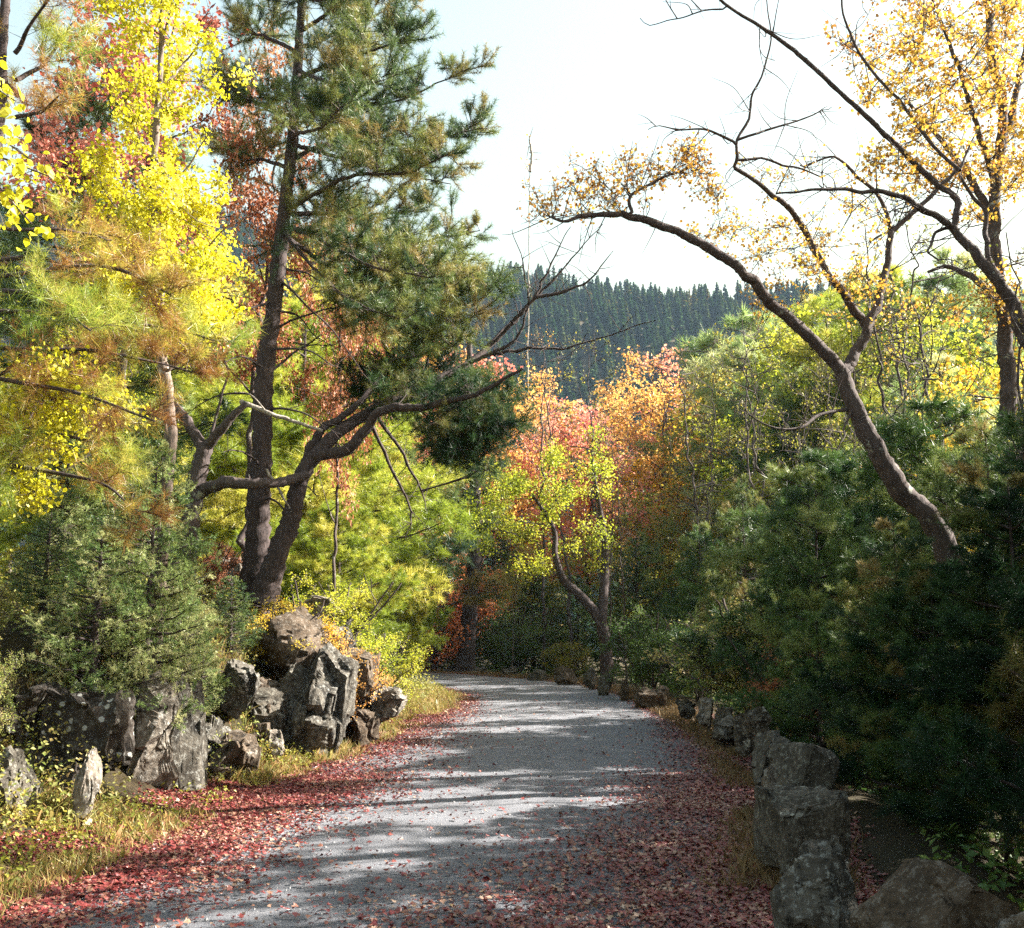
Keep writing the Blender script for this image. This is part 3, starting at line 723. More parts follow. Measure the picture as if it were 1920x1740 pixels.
# fallen leaves
rng = np.random.default_rng(77)
def litter(n, y0, y1, shape, size):
    out = []
    N = n * 4
    ok = np.nonzero((LE[:, 1] > y0 - 1) & (LE[:, 1] < y1 + 1) | (RE[:, 1] > y0 - 1) & (RE[:, 1] < y1 + 1))[0]; k = rng.choice(ok, N)
    fj = rng.random((N, 1)); k2 = np.minimum(k + 1, NR - 1)
    E0 = LE[k] * (1 - fj) + LE[k2] * fj; E1 = RE[k] * (1 - fj) + RE[k2] * fj; t = rng.random(N) * 1.26 - 0.13
    p = E0 * (1 - t)[:, None] + E1 * t[:, None] + rng.normal(0, 0.08, (N, 2))
    m = (p[:, 1] > y0) & (p[:, 1] < y1); p = p[m]; t = t[m]
    W_ = 4.4; dl = t * W_; dr = (1 - t) * W_
    ns = vnoise(p[:, 0], p[:, 1], 1.1, 8) * 0.6 + vnoise(p[:, 0], p[:, 1], 4.0, 9) * 0.4
    lw = np.interp(p[:, 1], [3, 8, 14, 22, 30], [0.85, 0.8, 0.8, 0.45, 0.2]); rw = np.interp(p[:, 1], [3, 5.5, 8, 12, 20, 30], [1.65, 1.45, 0.95, 0.6, 0.3, 0.12])
    pr = np.exp(-(np.clip(dl, 0, 9) / lw) ** 2) + np.exp(-(np.clip(dr, 0, 9) / rw) ** 2)
    pr = np.clip(pr * (0.3 + 1.7 * ns), 0, 1) + 0.008 + 0.035 * np.clip(ns - 0.5, 0, 1)
    m = rng.random(len(p)) < pr; return p[m], t[m]
b = Buf()
for (n, y0, y1, shp, sz) in ((85000, 2.5, 11, MAPLE, 0.033), (120000, 11, 36, OVAL, 0.038)):
    p, t = litter(n, y0, y1, shp, sz); N = len(p)
    z = np.maximum(terrain(p[:, 0], p[:, 1], False), 0) + np.where((t > 0) & (t < 1), 0.004 + 0.05 * (1 - (2 * t - 1) ** 2), 0) + 0.012 + 0.018 * rng.random(N)
    leaves(b, np.concatenate([p, z[:, None]], 1), sz * (0.35 + 1.1 * rng.random(N) ** 1.3), np.clip(rng.random(N) ** 1.3 * 0.7 + 0.3 * vnoise(p[:, 0], p[:, 1], 2.5, 12), 0, 1), rng, shape=shp, flat=2.2, droop=0, curl=0.3)
o = link('fallen_leaves', b.mesh('fallen_leaves'), M['litter']); tag(o, 'red and brown fallen maple leaves lying along both edges of the gravel road', 'fallen leaves', kind='stuff')
# gravel stones on the road
N = 26000; k = rng.integers(0, NR, N); t = rng.random(N)
p = LE[k] * (1 - t)[:, None] + RE[k] * t[:, None] + rng.normal(0, 0.1, (N, 2)); m = (p[:, 1] > 3) & (p[:, 1] < 22); p = p[m]; t = t[m]; N = len(p)
b = Buf(); C = np.concatenate([p, (0.008 + 0.05 * (1 - (2 * t - 1) ** 2))[:, None]], 1)
o6 = np.array([(1, 0, 0), (0, 1, 0), (-1, 0, 0), (0, -1, 0), (0, 0, 1)]); s_ = (0.004 + 0.009 * rng.random((N, 1, 1)) ** 2.5) * (0.6 + 0.8 * rng.random((N, 5, 3)))
b.add((C[:, None] + o6[None] * s_).reshape(-1, 3), (np.array([[0, 1, 4], [1, 2, 4], [2, 3, 4], [3, 0, 4]])[None] + np.arange(N)[:, None, None] * 5).reshape(-1, 3))
gp, nt, out = newmat('pebble'); solid(nt, out, (0.3, 0.29, 0.29), 0.9)
o = link('gravel_stones', b.mesh('gravel_stones'), gp); tag(o, 'loose small gravel stones on the road', 'gravel', kind='stuff')

# ------------------------------------------------------------------ hero trees on the left
def base_at(px, Y, dz=0.0):
    x = P(px, 1000, Y)[0]; return np.array((x, Y, gz(x, Y) + dz))
def L3(*pts): return [P(x, y, Y) for x, y, Y in pts]
def env(px, py, Y, rx, ry, rz):
    c = P(px, py, Y); s = Y / FPX; return (c[0], c[1], c[2], rx * s, rz, ry * s)

# tall pine with the straight trunk
Y0 = 14.0
bp = P(478, 1130, Y0)
T = Tree('pine_tree', 'tall pine on the left bank, its straight dark trunk lit down the right side', 'pine tree', bp, 5)
T.limb(L3((474, 1150, Y0), (484, 1000, Y0), (490, 850, Y0), (498, 700, Y0), (518, 540, Y0), (530, 420, Y0), (545, 300, Y0), (556, 160, Y0), (566, 0, Y0), (572, -160, Y0), (576, -330, Y0)), 0.165, 0.03, 12, wob=0.008, flare=0.35, rough=0.04)
bo = [ # boughs: start x,y ; control ; end ; depth offset at the end
 ((532, 400), (640, 405), (760, 452), (900, 432), 1.0, 34), ((534, 395), (660, 330), (760, 326), (850, 282), -1.4, 34),
 ((545, 300), (640, 262), (760, 270), (905, 240), .3, 34), ((548, 270), (650, 300), (740, 325), (845, 345), 1.8, 26),
 ((552, 205), (640, 190), (740, 190), (880, 128), .8, 34), ((556, 150), (640, 110), (700, 95), (760, 70), -1.5, 26),
 ((560, 90), (640, 60), (690, 40), (745, 2), .8, 24), ((562, 60), (620, 20), (660, -20), (700, -60), -.8, 20),
 ((560, 100), (500, 70), (470, 60), (440, 40), .8, 18), ((552, 220), (500, 200), (470, 190), (430, 165), -1.0, 20),
 ((545, 320), (500, 300), (460, 300), (425, 280), 1.0, 20), ((532, 420), (600, 450), (700, 500), (820, 520), -1.6, 34),
 ((532, 430), (620, 420), (720, 400), (800, 395), 2.4, 26), ((548, 260), (560, 250), (600, 240), (640, 200), -2.6, 22), ((556, 130), (600, 150), (660, 160), (720, 150), -2.4, 22),
 ((552, 200), (600, 215), (640, 240), (700, 230), 2.6, 22), ((566, 0), (600, -60), (640, -90), (690, -140), 1, 16), ((566, 10), (530, -40), (500, -60), (470, -90), 1, 16), ((566, -10), (600, 0), (620, -20), (660, -10), -2, 18),
 ((532, 430), (560, 470), (650, 560), (760, 600), -1.0, 20), ((530, 440), (620, 500), (720, 560), (880, 590), 1.6, 26)]
for (a, b1, c1, d1, dy, n) in bo:
    q = T.limb([P(*a, Y0), P(*b1, Y0 + dy * .35), P(*c1, Y0 + dy * .7), P(*d1, Y0 + dy)], 0.035, 0.008, 6, wob=0.012)
    T.sprout(q, int(n * 1.35), 0.62, 0.16, up=0.5, fwd=0.5, sub=5, taper=0.45)
for (x, y, rx, ry, n) in ((770, 500, 130, 50, 22), (880, 540, 70, 60, 12), (700, 580, 80, 60, 12), (800, 620, 90, 50, 12)):
    T.cloud(env(x, y, Y0 + 1, rx, ry, 1.0), n, 0.42, sub=9, branch=.014, cv=.6)
# dead lower branches
for (x0, y0, x1, y1, dy) in ((508, 620, 700, 575, 1), (505, 660, 640, 690, -1), (500, 700, 640, 640, 1.5), (512, 560, 400, 640, -1), (498, 740, 350, 770, 1), (496, 765, 640, 815, -1), (492, 880, 420, 850, -1), (488, 905, 600, 930, -1), (500, 690, 420, 680, -.8), (520, 500, 640, 560, .6), (520, 520, 680, 700, -.6), (515, 580, 600, 640, .8), (488, 930, 560, 1000, -.6)):
    q = T.limb([P(x0, y0, Y0), P((x0 + x1) / 2, (y0 + y1) / 2 - 18, Y0 + dy / 2), P(x1, y1, Y0 + dy)], 0.022, 0.005, 5, wob=0.015, reg=False)
    for k in range(6):
        i = T.rng.integers(3, len(q)); e = q[i] + T.rng.normal(0, 0.22, 3)
        T.limb([q[i], e], 0.006, 0.002, 4, reg=False)
T.build(M['bark'], M['pine'], 'pine', tr=0.006, L=0.11, K=26, w=0.006, at=(0.5, 0.75, 1.0))

# leaning pine: second stem that bends up to the right
Y1 = 13.6
T = Tree('leaning_pine_tree', 'leaning pine whose thick trunk bends up to the right across the road', 'pine tree', P(492, 1125, Y1), 6)
T.limb(L3((490, 1135, Y1), (508, 1070, Y1), (535, 1000, Y1), (555, 940, Y1), (572, 880, Y1), (620, 825, Y1 + .2), (690, 775, Y1 + .6), (780, 730, Y1 + 1), (880, 680, Y1 + 1.5), (960, 605, Y1 + 2)), 0.165, 0.035, 12, wob=0.015, flare=0.3, rough=0.05)
T.limb(L3((590, 855, Y1), (650, 840, Y1 - .1), (720, 770, Y1 - .2), (800, 760, Y1 - .4), (900, 735, Y1 - .6), (980, 690, Y1 - .8)), 0.085, 0.018, 10, part='limb', wob=0.02)
T.limb(L3((572, 870, Y1 + .1), (600, 810, Y1 + .2), (660, 770, Y1 + .3), (700, 720, Y1 + .6), (740, 670, Y1 + .8)), 0.07, 0.02, 10, part='limb', wob=0.015)
up = [((880, 680), (960, 640), (990, 560), (960, 430)), ((930, 640), (1000, 560), (1060, 500), (1130, 420)), ((900, 665), (990, 655), (1090, 645), (1230, 600)),
      ((960, 605), (1000, 560), (1030, 500), (1070, 425)), ((840, 700), (860, 640), (840, 590), (780, 560)), ((780, 730), (800, 680), (790, 640), (760, 600)), ((1000, 560), (1060, 545), (1110, 520), (1150, 470)), ((700, 770), (760, 860), (790, 920), (800, 960)), ((690, 780), (740, 890), (770, 960), (760, 1010))]
qs = []
for i, u in enumerate(up):
    z = Y1 + 1.4 + 0.3 * (i % 3)
    q = T.limb([P(x, y, z) for x, y in u], 0.032, 0.005, 6, wob=0.02, rough=0.1)
    for k in range(16):
        j = T.rng.integers(2, len(q)); d = norm(T.rng.normal(0, 1, 3) + (0.3, 0, 0.3)); e = q[j] + d * (0.2 + 0.4 * T.rng.random())
        T.limb([q[j], (q[j] + e) / 2 + T.rng.normal(0, .03, 3), e], 0.007, 0.002, 4, reg=False)
T.cloud(env(760, 720, Y1 + 1.2, 140, 60, .6), 22, 0.34, sub=8)
T.cloud(env(880, 800, Y1, 110, 80, .9), 44, 0.34, sub=8)
T.cloud(env(720, 690, Y1 + 1.0, 110, 50, .6), 14, 0.3, sub=7)
T.cloud(env(770, 740, Y1 + .5, 90, 40, .6), 14, 0.3, sub=7)
T.cloud(env(930, 730, Y1 + .5, 80, 35, .6), 14, 0.28, sub=7)
T.cloud(env(960, 810, Y1 + .3, 60, 45, .5), 8, 0.28, sub=7)
T.cloud(env(860, 850, Y1 + .3, 90, 40, .6), 10, 0.28, sub=7)
T.build(M['bark'], M['pine_dark'], 'pine', tr=0.005, L=0.1, K=26, w=0.0055, at=(0.5, 1.0))

# broken forked trunk further left
T = Tree('forked_tree', 'dark leafless trunk with a Y fork and a limb reaching right, beside the pine', 'tree', P(348, 1080, 13.2), 7)
T.limb(L3((345, 1110, 13.2), (352, 1040, 13.2), (360, 960, 13.2), (372, 890, 13.2), (385, 838, 13.2)), 0.125, 0.11, 10, wob=0.01, flare=.2)
T.limb(L3((383, 845, 13.2), (362, 810, 13.2), (340, 775, 13.2), (320, 745, 13.3), (312, 700, 13.4)), 0.08, 0.045, 9, part='limb', wob=.01)
T.limb(L3((388, 840, 13.2), (410, 812, 13.1), (432, 785, 13.0), (462, 757, 13.0)), 0.075, 0.04, 9, part='limb', wob=.01)
T.limb(L3((392, 830, 13.2), (405, 790, 13.2), (415, 740, 13.1), (428, 700, 13.1), (420, 670, 13.0)), 0.022, 0.01, 7, part='limb', wob=.01)
T.limb(L3((368, 930, 13.2), (395, 912, 13.1), (430, 904, 13.0), (480, 908, 13.0), (530, 905, 13.2), (575, 890, 13.5)), 0.085, 0.06, 10, part='limb', wob=.012)
T.build(M['bark_grey'], M['pine'], 'pine', L=.1, K=10, w=.004)
# dead pale branch across the trunks
T = Tree('dead_branch', 'bare pale dead branch caught across the pine trunk', 'branch', P(455, 757, 13.3), 8)
T.limb(L3((452, 752, 13.4), (500, 773, 13.4), (550, 790, 13.5), (604, 808, 13.6)), 0.034, 0.02, 7, wob=.01)
T.limb(L3((500, 773, 13.4), (470, 740, 13.3), (440, 735, 13.2)), 0.012, 0.005, 5)
T.build(M['bark_dead'], M['pine'], 'pine', L=.1, K=10, w=.004)
T = Tree('dead_branch', 'thin bare dead branch hanging low between the two pine stems', 'branch', P(500, 880, 13.5), 9)
T.limb(L3((500, 880, 13.4), (530, 930, 13.4), (548, 965, 13.5)), 0.02, 0.012, 6, wob=.01)
T.build(M['bark_dead'], M['pine'], 'pine', L=.1, K=10, w=.004)

# yellow birch
Yb = 10.0
T = Tree('birch_tree', 'bright yellow birch in full autumn leaf at upper left', 'birch tree', base_at(300, Yb), 12)
q = T.limb([base_at(300, Yb, -.2)] + L3((305, 1000, Yb), (320, 800, Yb), (300, 650, Yb), (295, 480, Yb), (290, 300, Yb), (300, 120, Yb), (310, -60, Yb), (320, -250, Yb)), 0.075, 0.015, 9, wob=.01)
for (a, b1) in (((300, 640), (140, 480)), ((298, 560), (430, 420)), ((295, 480), (180, 330)), ((292, 380), (400, 240)), ((290, 300), (220, 160)), ((300, 160), (400, 40)), ((310, 700), (400, 610)), ((300, 600), (230, 560))):
    T.limb(L3((*a, Yb), ((a[0] + b1[0]) / 2, (a[1] + b1[1]) / 2 + 10, Yb + T.rng.normal(0, .2)), (*b1, Yb + T.rng.normal(0, .4))), 0.018, 0.005, 5, wob=.01)
for (x, y, rx, ry, n) in ((300, 60, 120, 110, 26), (290, 210, 110, 100, 22), (220, 380, 125, 110, 32), (330, 480, 120, 110, 36), (220, 530, 120, 90, 24), (370, 380, 85, 70, 16), (400, 590, 50, 60, 12), (330, 590, 110, 60, 14), (320, -80, 110, 90, 16), (430, 140, 35, 60, 4)):
    T.cloud(env(x, y, Yb, rx, ry, .75), n, 0.2, sub=7, branch=.007)
T.build(M['birchbark'], M['birch'], 'leaf', tr=0.0025, size=0.045, per=7, shape=OVAL, jit=0.05, droop=.8)

# near hanging yellow leaves at left edge
T = Tree('sapling', 'near sapling with big blurry yellow leaves hanging in at the left edge', 'sapling', (P(-170, 1000, 4.2)[0], 4.2, gz(P(-170, 1000, 4.2)[0], 4.2)), 14)
T.limb([T.base - (0, 0, .1), P(-150, 700, 4.2), P(-140, 300, 4.2), P(-120, 60, 4.2)], .025, .008, 7)
for (y0, x1, y1) in ((150, 30, 190), (250, 60, 300), (300, 90, 330), (330, 60, 420), (360, 20, 360), (100, -20, 120)):
    q = T.limb([P(-140, y0, 4.2), P((x1 - 140) / 2, y0 - 10, 4.1), P(x1, y1, 4.0)], .008, .003, 5)
    T.sprout(q, 5, .12, .55, up=-.5, sub=1)
T.build(M['bark_grey'], M['birch'], 'leaf', tr=.002, size=.042, per=4, shape=OVAL, jit=.04, droop=1.2)

# near pine with brown and green needles filling the left edge
Yn = 7.6
bb = base_at(-110, Yn)
T = Tree('near_pine_tree', 'near pine at the left edge with mixed green and rusty brown long needles', 'pine tree', bb, 15)
T.limb([bb - (0, 0, .2)] + L3((-100, 1000, Yn), (-80, 750, Yn), (-30, 450, Yn), (0, 150, Yn), (10, -150, Yn)), 0.1, 0.03, 10, wob=.01)
for (a, c1, e, dy, n) in (((-40, 520), (200, 500), (330, 560), -.5, 24), ((-50, 580), (220, 600), (430, 640), .3, 28), ((-60, 650), (200, 660), (380, 700), .8, 26), ((-65, 700), (160, 740), (290, 790), -.7, 20), ((50, 480), (-60, 500), (-120, 560), 0, 10), ((60, 640), (0, 700), (-80, 740), .3, 12),
                          ((-30, 430), (130, 430), (210, 450), .6, 14), ((30, 150), (90, 110), (140, 40), .3, 14), ((28, 100), (60, 40), (120, -40), -.3, 12), ((32, 180), (0, 140), (-60, 60), .3, 10), ((30, 220), (70, 210), (110, 180), -.5, 8), ((-80, 780), (150, 820), (230, 880), .4, 14), ((60, 800), (30, 860), (-30, 900), -.5, 12), ((-90, 860), (160, 900), (260, 960), -.2, 12), ((-45, 540), (100, 560), (170, 620), -1.2, 16)):
    q = T.limb([P(*a, Yn), P(*c1, Yn + dy * .5), P(*e, Yn + dy)], .02, .006, 6, wob=.008, reg=False)
    T.sprout(q, n, .3, .2, up=.25, fwd=.8, sub=3, taper=.4, cv=[.9, .8, .75, .85, .95, .4, .8, .3, .7, .5, .85, .5, .7, .6, .92][int(abs(a[1] * 7 + e[0])) % 15])
T.build(M['bark'], M['pine_brown'], 'pine', tr=.003, L=.12, K=26, w=.0035, at=(.4, 1.0))

# ------------------------------------------------------------------ hero trees on the right
Yy = 8.6
T = Tree('birch_sapling', 'low golden birch sapling between the near pine and the small spruces', 'sapling', base_at(-60, Yy), 16)
T.limb([base_at(-60, Yy, -.1)] + L3((-40, 1000, Yy), (20, 850, Yy), (90, 720, Yy)), .03, .01, 7)
for (x, y, rx, ry, n) in ((70, 800, 100, 80, 26), (130, 720, 110, 60, 18), (40, 900, 80, 70, 16), (210, 760, 70, 50, 8)):
    T.cloud(env(x, y, Yy - .9, rx, ry, .5), n, .18, sub=6, branch=.006)
T.build(M['bark_grey'], M['birch'], 'leaf', tr=.002, size=.04, per=4, shape=OVAL, jit=.05, droop=.6)

Yr = 10.5
T = Tree('leaning_tree', 'large bare-limbed tree leaning left over the road from the right bank', 'tree', P(1790, 1060, Yr + .3), 21)
def hl(r0, r1, *pts, part=None, Yq=Yr, tw=0, n=9):
    q = T.limb([P(x, y, Yq + (dz if dz else 0)) for x, y, dz in pts], r0, r1, n, part=part, wob=.013, rough=.07)
    for k in range(tw):
        j = T.rng.integers(2, len(q)); d = norm(T.rng.normal(0, 1, 3) + (-.25, 0, .25)); e = q[j] + d * (0.15 + 0.45 * T.rng.random())
        w = T.limb([q[j], (q[j] + e) / 2 + T.rng.normal(0, .04, 3), e], .006, .002, 4, reg=False)
        e2 = w[3] + T.rng.normal(0, .13, 3); T.limb([w[3], e2], .003, .0015, 3, reg=False)
    return q
hl(.13, .078, (1840, 1220, .5), (1760, 1000, .2), (1690, 920, .1), (1640, 840, 0), (1600, 760, 0), (1578, 695, 0), n=12)
hl(.07, .034, (1580, 700, 0), (1525, 640, -.1), (1440, 560, -.3), (1380, 500, -.5), (1300, 450, -.6), (1215, 415, -.7), (1165, 400, -.8), part='limb', tw=8)
hl(.032, .008, (1165, 400, -.8), (1110, 403, -.9), (1060, 414, -1), (1028, 404, -1), tw=14, part='limb')
hl(.02, .006, (1180, 402, -.8), (1182, 370, -.8), (1225, 345, -.7), (1290, 312, -.6), (1330, 300, -.6), tw=12, part='limb')
hl(.068, .034, (1578, 698, 0), (1605, 665, .1), (1632, 600, .2), (1655, 535, .3), (1672, 430, .4), part='limb', tw=6)
hl(.034, .01, (1672, 432, .4), (1720, 390, .4), (1765, 345, .4), (1800, 310, .4), (1830, 250, .5), part='limb', tw=10)
hl(.026, .009, (1668, 430, .4), (1645, 370, .3), (1600, 320, .2), (1555, 300, .1), (1500, 310, .1), tw=12, part='limb')
hl(.05, .022, (1625, 615, .2), (1590, 560, .1), (1545, 500, 0), (1505, 425, 0), (1455, 370, -.2), (1378, 315, -.4), part='limb', tw=10)
hl(.02, .005, (1378, 315, -.4), (1380, 270, -.5), (1405, 215, -.5), (1425, 150, -.6), (1440, 60, -.7), (1432, -20, -.7), tw=12, part='limb')
hl(.016, .004, (1380, 270, -.5), (1330, 250, -.6), (1270, 240, -.7), (1215, 243, -.8), tw=10, part='limb')
hl(.015, .004, (1383, 262, -.5), (1450, 240, -.5), (1520, 215, -.4), (1560, 200, -.4), tw=10, part='limb')
hl(.016, .004, (1379, 300, -.45), (1470, 302, -.3), (1530, 330, -.2), (1545, 355, -.2), tw=10, part='limb')
q = hl(.022, .005, (1592, 768, 0), (1540, 775, -.2), (1490, 800, -.4), (1440, 795, -.5), (1395, 760, -.5), tw=10, part='dead_limb')
hl(.014, .004, (1590, 770, 0), (1585, 810, -.2), (1568, 845, -.3), tw=3, part='dead_limb')
for (x, y, rx, ry, n) in ((1120, 350, 130, 48, 34), (1260, 305, 110, 40, 26), (1010, 385, 50, 22, 8), (1320, 330, 60, 40, 7), (1180, 310, 80, 35, 10)):
    T.cloud(env(x, y, Yr - .7, rx, ry, .5), n, 0.17, sub=5, branch=.007, low=.2, cv=.3)
for (x, y, rx, ry, n) in ((1400, 430, 150, 60, 26), (1560, 440, 130, 70, 30), (1500, 520, 130, 50, 26), (1640, 560, 120, 50, 18), (1500, 320, 120, 60, 10), (1330, 400, 90, 50, 10)):
    T.cloud(env(x, y, Yr, rx, ry, .8), n, 0.18, sub=5, branch=.006, low=.2, cv=.7)
T.build(M['bark_grey'], M['amber'], 'leaf', tr=.003, size=.036, per=2, shape=MAPLE, jit=.05)

# arching tree whose limbs cross the upper right
Yt = 8.6
T = Tree('arching_tree', 'arching tree at the right edge, a long thin limb slanting up left to the top', 'tree', base_at(1990, Yt), 22)
hl(.085, .036, (1990, 1250, 0), (1960, 900, 0), (1945, 700, 0), (1915, 620, 0), (1885, 545, 0), (1830, 480, 0), (1785, 425, 0), Yq=Yt)
hl(.032, .008, (1785, 427, 0), (1740, 395, -.1), (1690, 370, -.2), (1620, 358, -.3), (1540, 356, -.4), (1455, 363, -.5), Yq=Yt, tw=16, part='limb')
hl(.03, .019, (1788, 428, 0), (1792, 370, 0), (1752, 345, 0), (1700, 290, 0), (1650, 240, -.1), (1560, 160, -.2), (1490, 95, -.3), Yq=Yt, tw=8, part='limb')
hl(.019, .01, (1490, 95, -.3), (1430, 50, -.4), (1365, 10, -.5), (1300, -50, -.6), Yq=Yt, tw=5, part='limb')
hl(.008, .003, (1365, 10, -.5), (1310, 20, -.5), (1250, 38, -.5), (1200, 34, -.5), Yq=Yt, tw=3)
hl(.018, .009, (1800, 320, 0), (1740, 255, .1), (1670, 180, .2), (1620, 110, .3), (1590, 50, .3), (1565, -40, .3), Yq=Yt, tw=10, part='limb')
hl(.03, .014, (1885, 550, 0), (1850, 470, .2), (1845, 400, .3), (1800, 330, .3), Yq=Yt, tw=5, part='limb')
hl(.018, .006, (1790, 425, 0), (1760, 440, 0), (1740, 470, -.1), (1760, 490, -.1), Yq=Yt, tw=5, part='limb')
for (x, y, rx, ry, n, cv) in ((1680, 120, 110, 90, 24, .5), (1750, 230, 120, 90, 34, .65), (1850, 120, 90, 120, 30, .6), (1780, 20, 150, 60, 28, .7), (1640, 300, 90, 60, 12, .6), (1600, 30, 60, 50, 6, .2), (1880, 320, 80, 90, 18, .5)):
    T.cloud(env(x, y, Yt + .3, rx, ry, .8), n, 0.17, sub=5, branch=.006, low=.2, cv=cv)
T.build(M['bark_grey'], M['amber'], 'leaf', tr=.003, size=.042, per=2, shape=MAPLE, jit=.05)

# tall maple behind
Ym = 12.5
T = Tree('maple_tree', 'tall yellow and orange maple with straight grey trunk lit on its right side', 'maple tree', base_at(1885, Ym), 23)
hl(.12, .04, (1880, 1200, 0), (1884, 850, 0), (1892, 760, 0), (1885, 640, 0), (1872, 520, 0), (1862, 400, 0), (1872, 300, 0), (1880, 200, 0), (1860, 100, 0), (1850, -100, 0), Yq=Ym, n=10)
hl(.06, .02, (1866, 440, 0), (1830, 350, .1), (1770, 270, .2), (1700, 190, .2), Yq=Ym, part='limb', tw=8)
hl(.06, .02, (1872, 300, 0), (1900, 200, .1), (1920, 100, .2), (1940, 0, .2), Yq=Ym, part='limb', tw=8)
hl(.04, .015, (1868, 350, 0), (1820, 200, -.3), (1780, 80, -.5), (1740, -20, -.5), Yq=Ym, part='limb', tw=8)
hl(.05, .02, (1875, 560, 0), (1820, 520, .3), (1780, 500, .5), (1740, 510, .6), Yq=Ym, part='limb', tw=6)
for (x, y, rx, ry, n) in ((1800, 120, 130, 130, 34), (1880, 300, 90, 130, 28), (1760, 330, 90, 60, 16), (1900, 30, 90, 90, 20), (1700, 60, 90, 70, 14), (1860, 560, 90, 60, 16)):
    T.cloud(env(x, y, Ym, rx, ry, 1.1), n, 0.28, sub=6, branch=.008, low=.2)
T.build(M['bark_grey'], M['amber'], 'leaf', tr=.004, size=.05, per=4, shape=OVAL, jit=.07)

# straight pine at the bend and the crooked tree
Yc = 35.0
T = Tree('pine_tree', 'slender pine with a straight bare grey trunk standing at the bend of the road', 'pine tree', base_at(880, Yc), 24)
T.limb([base_at(872, Yc, -.2)] + L3((880, 1150, Yc), (892, 1000, Yc), (888, 880, Yc), (884, 780, Yc), (880, 640, Yc)), .3, .1, 9, wob=.02, flare=.3)
for (x, y, rx, ry, n) in ((850, 870, 80, 50, 16), (890, 780, 80, 60, 14), (830, 930, 70, 30, 8), (870, 700, 70, 60, 12)):
    T.cloud(env(x, y, Yc, rx, ry, 1.4), n, 0.55, sub=9, branch=.02)
T.build(M['bark'], M['pine_dark'], 'pine', tr=.01, L=.2, K=24, w=.014, at=(.5, 1.0))
Yk = 27.5
T = Tree('crooked_tree', 'crooked two-stemmed tree behind the wall near the bend, one stem bowed left', 'tree', base_at(1135, Yk), 25)
T.limb([base_at(1138, Yk, -.2)] + L3((1132, 1200, Yk), (1128, 1160, Yk), (1135, 1080, Yk + .3), (1132, 1000, Yk + .5), (1125, 960, Yk + .5), (1110, 860, Yk + .6)), .19, .04, 9, wob=.02)
T.limb(L3((1130, 1170, Yk), (1100, 1130, Yk), (1060, 1090, Yk), (1042, 1050, Yk), (1036, 990, Yk), (1000, 930, Yk)), .15, .04, 9, wob=.02, part='limb')
for (x, y, rx, ry, n) in ((1025, 860, 30, 28, 6), (960, 900, 60, 45, 14), (1045, 940, 40, 60, 12), (960, 990, 90, 45, 14), (895, 950, 40, 50, 7), (1120, 880, 40, 80, 8), (1090, 1010, 60, 50, 8), (1000, 1060, 60, 30, 5)):
    T.cloud(env(x, y, Yk, rx, ry, 1.5), n, 0.34, sub=7, branch=.012)
T.build(M['bark'], M['lime'], 'leaf', tr=.006, size=.072, per=9, shape=RHOMB, jit=.12)

# ------------------------------------------------------------------ prototype trees, then placed copies
Z = (0, 0, 0)
prot = {}
def proto(key, root, H): prot[key] = [root, H, False]
wp = dict(kind='pine', L=.13, K=26, w=.008, at=(.5, 1.0))
proto('wpA', conifer('white_pine', 'x', 'pine tree', Z, 6.0, 1.9, 301, nb=44, bare=.06, dens=9, twl=.42, **wp), 6.0)
proto('wpB', conifer('white_pine', 'x', 'pine tree', Z, 7.5, 2.1, 302, nb=46, bare=.1, dens=8, twl=.45, **wp), 7.5)
proto('wpC', conifer('white_pine', 'x', 'pine tree', Z, 4.5, 1.7, 303, nb=40, bare=.04, dens=10, twl=.4, **wp), 4.5)
sp = dict(kind='spruce', L=.035, K=26, w=.007)
proto('wpT', conifer('unseen_shade_pine', 'x', 'pine tree', Z, 9.0, 1.3, 304, nb=24, bare=.2, dens=7, twl=.4, **wp), 9.0)  # unseen pine, its sparse whorls spaced to streak the road with light
proto('spA', conifer('spruce_tree', 'x', 'spruce tree', Z, 2.6, .85, 311, nb=80, bare=.03, droop=.15, dens=10, twl=.26, upc=.1, **sp), 2.6)
proto('spB', conifer('spruce_tree', 'x', 'spruce tree', Z, 4.5, 1.3, 312, nb=100, bare=.03, droop=.2, dens=9, twl=.3, upc=.1, kind='spruce', L=.05, K=20, w=.011), 4.5)
proto('dA', leafy('leafy_tree', 'x', 'tree', Z, 7.0, 2.0, 321, M['lime'], .085, nclump=90, per=7), 7.0)
proto('dB', leafy('leafy_tree', 'x', 'tree', Z, 8.0, 1.7, 322, M['lime'], .08, nclump=80, per=7, cb=.3), 8.0)
proto('dC', leafy('leafy_tree', 'x', 'tree', Z, 9.0, 1.5, 323, M['lime'], .08, nclump=80, per=6, cb=.35), 9.0)
proto('bA', leafy('shrub', 'x', 'shrub', Z, 1.5, .8, 331, M['bush'], .026, nclump=60, per=16, cb=.05, r0=.02, stems=5, rc=.26), 1.5)
proto('bB', leafy('shrub', 'x', 'shrub', Z, 1.1, .6, 332, M['bush'], .022, nclump=60, per=14, cb=.05, r0=.015, stems=5, rc=.2), 1.1)
proto('bare', leafy('bare_sapling', 'x', 'sapling', Z, 8.0, 1.0, 341, M['amber'], .05, nclump=30, per=1, cb=.35, r0=.05), 8.0)
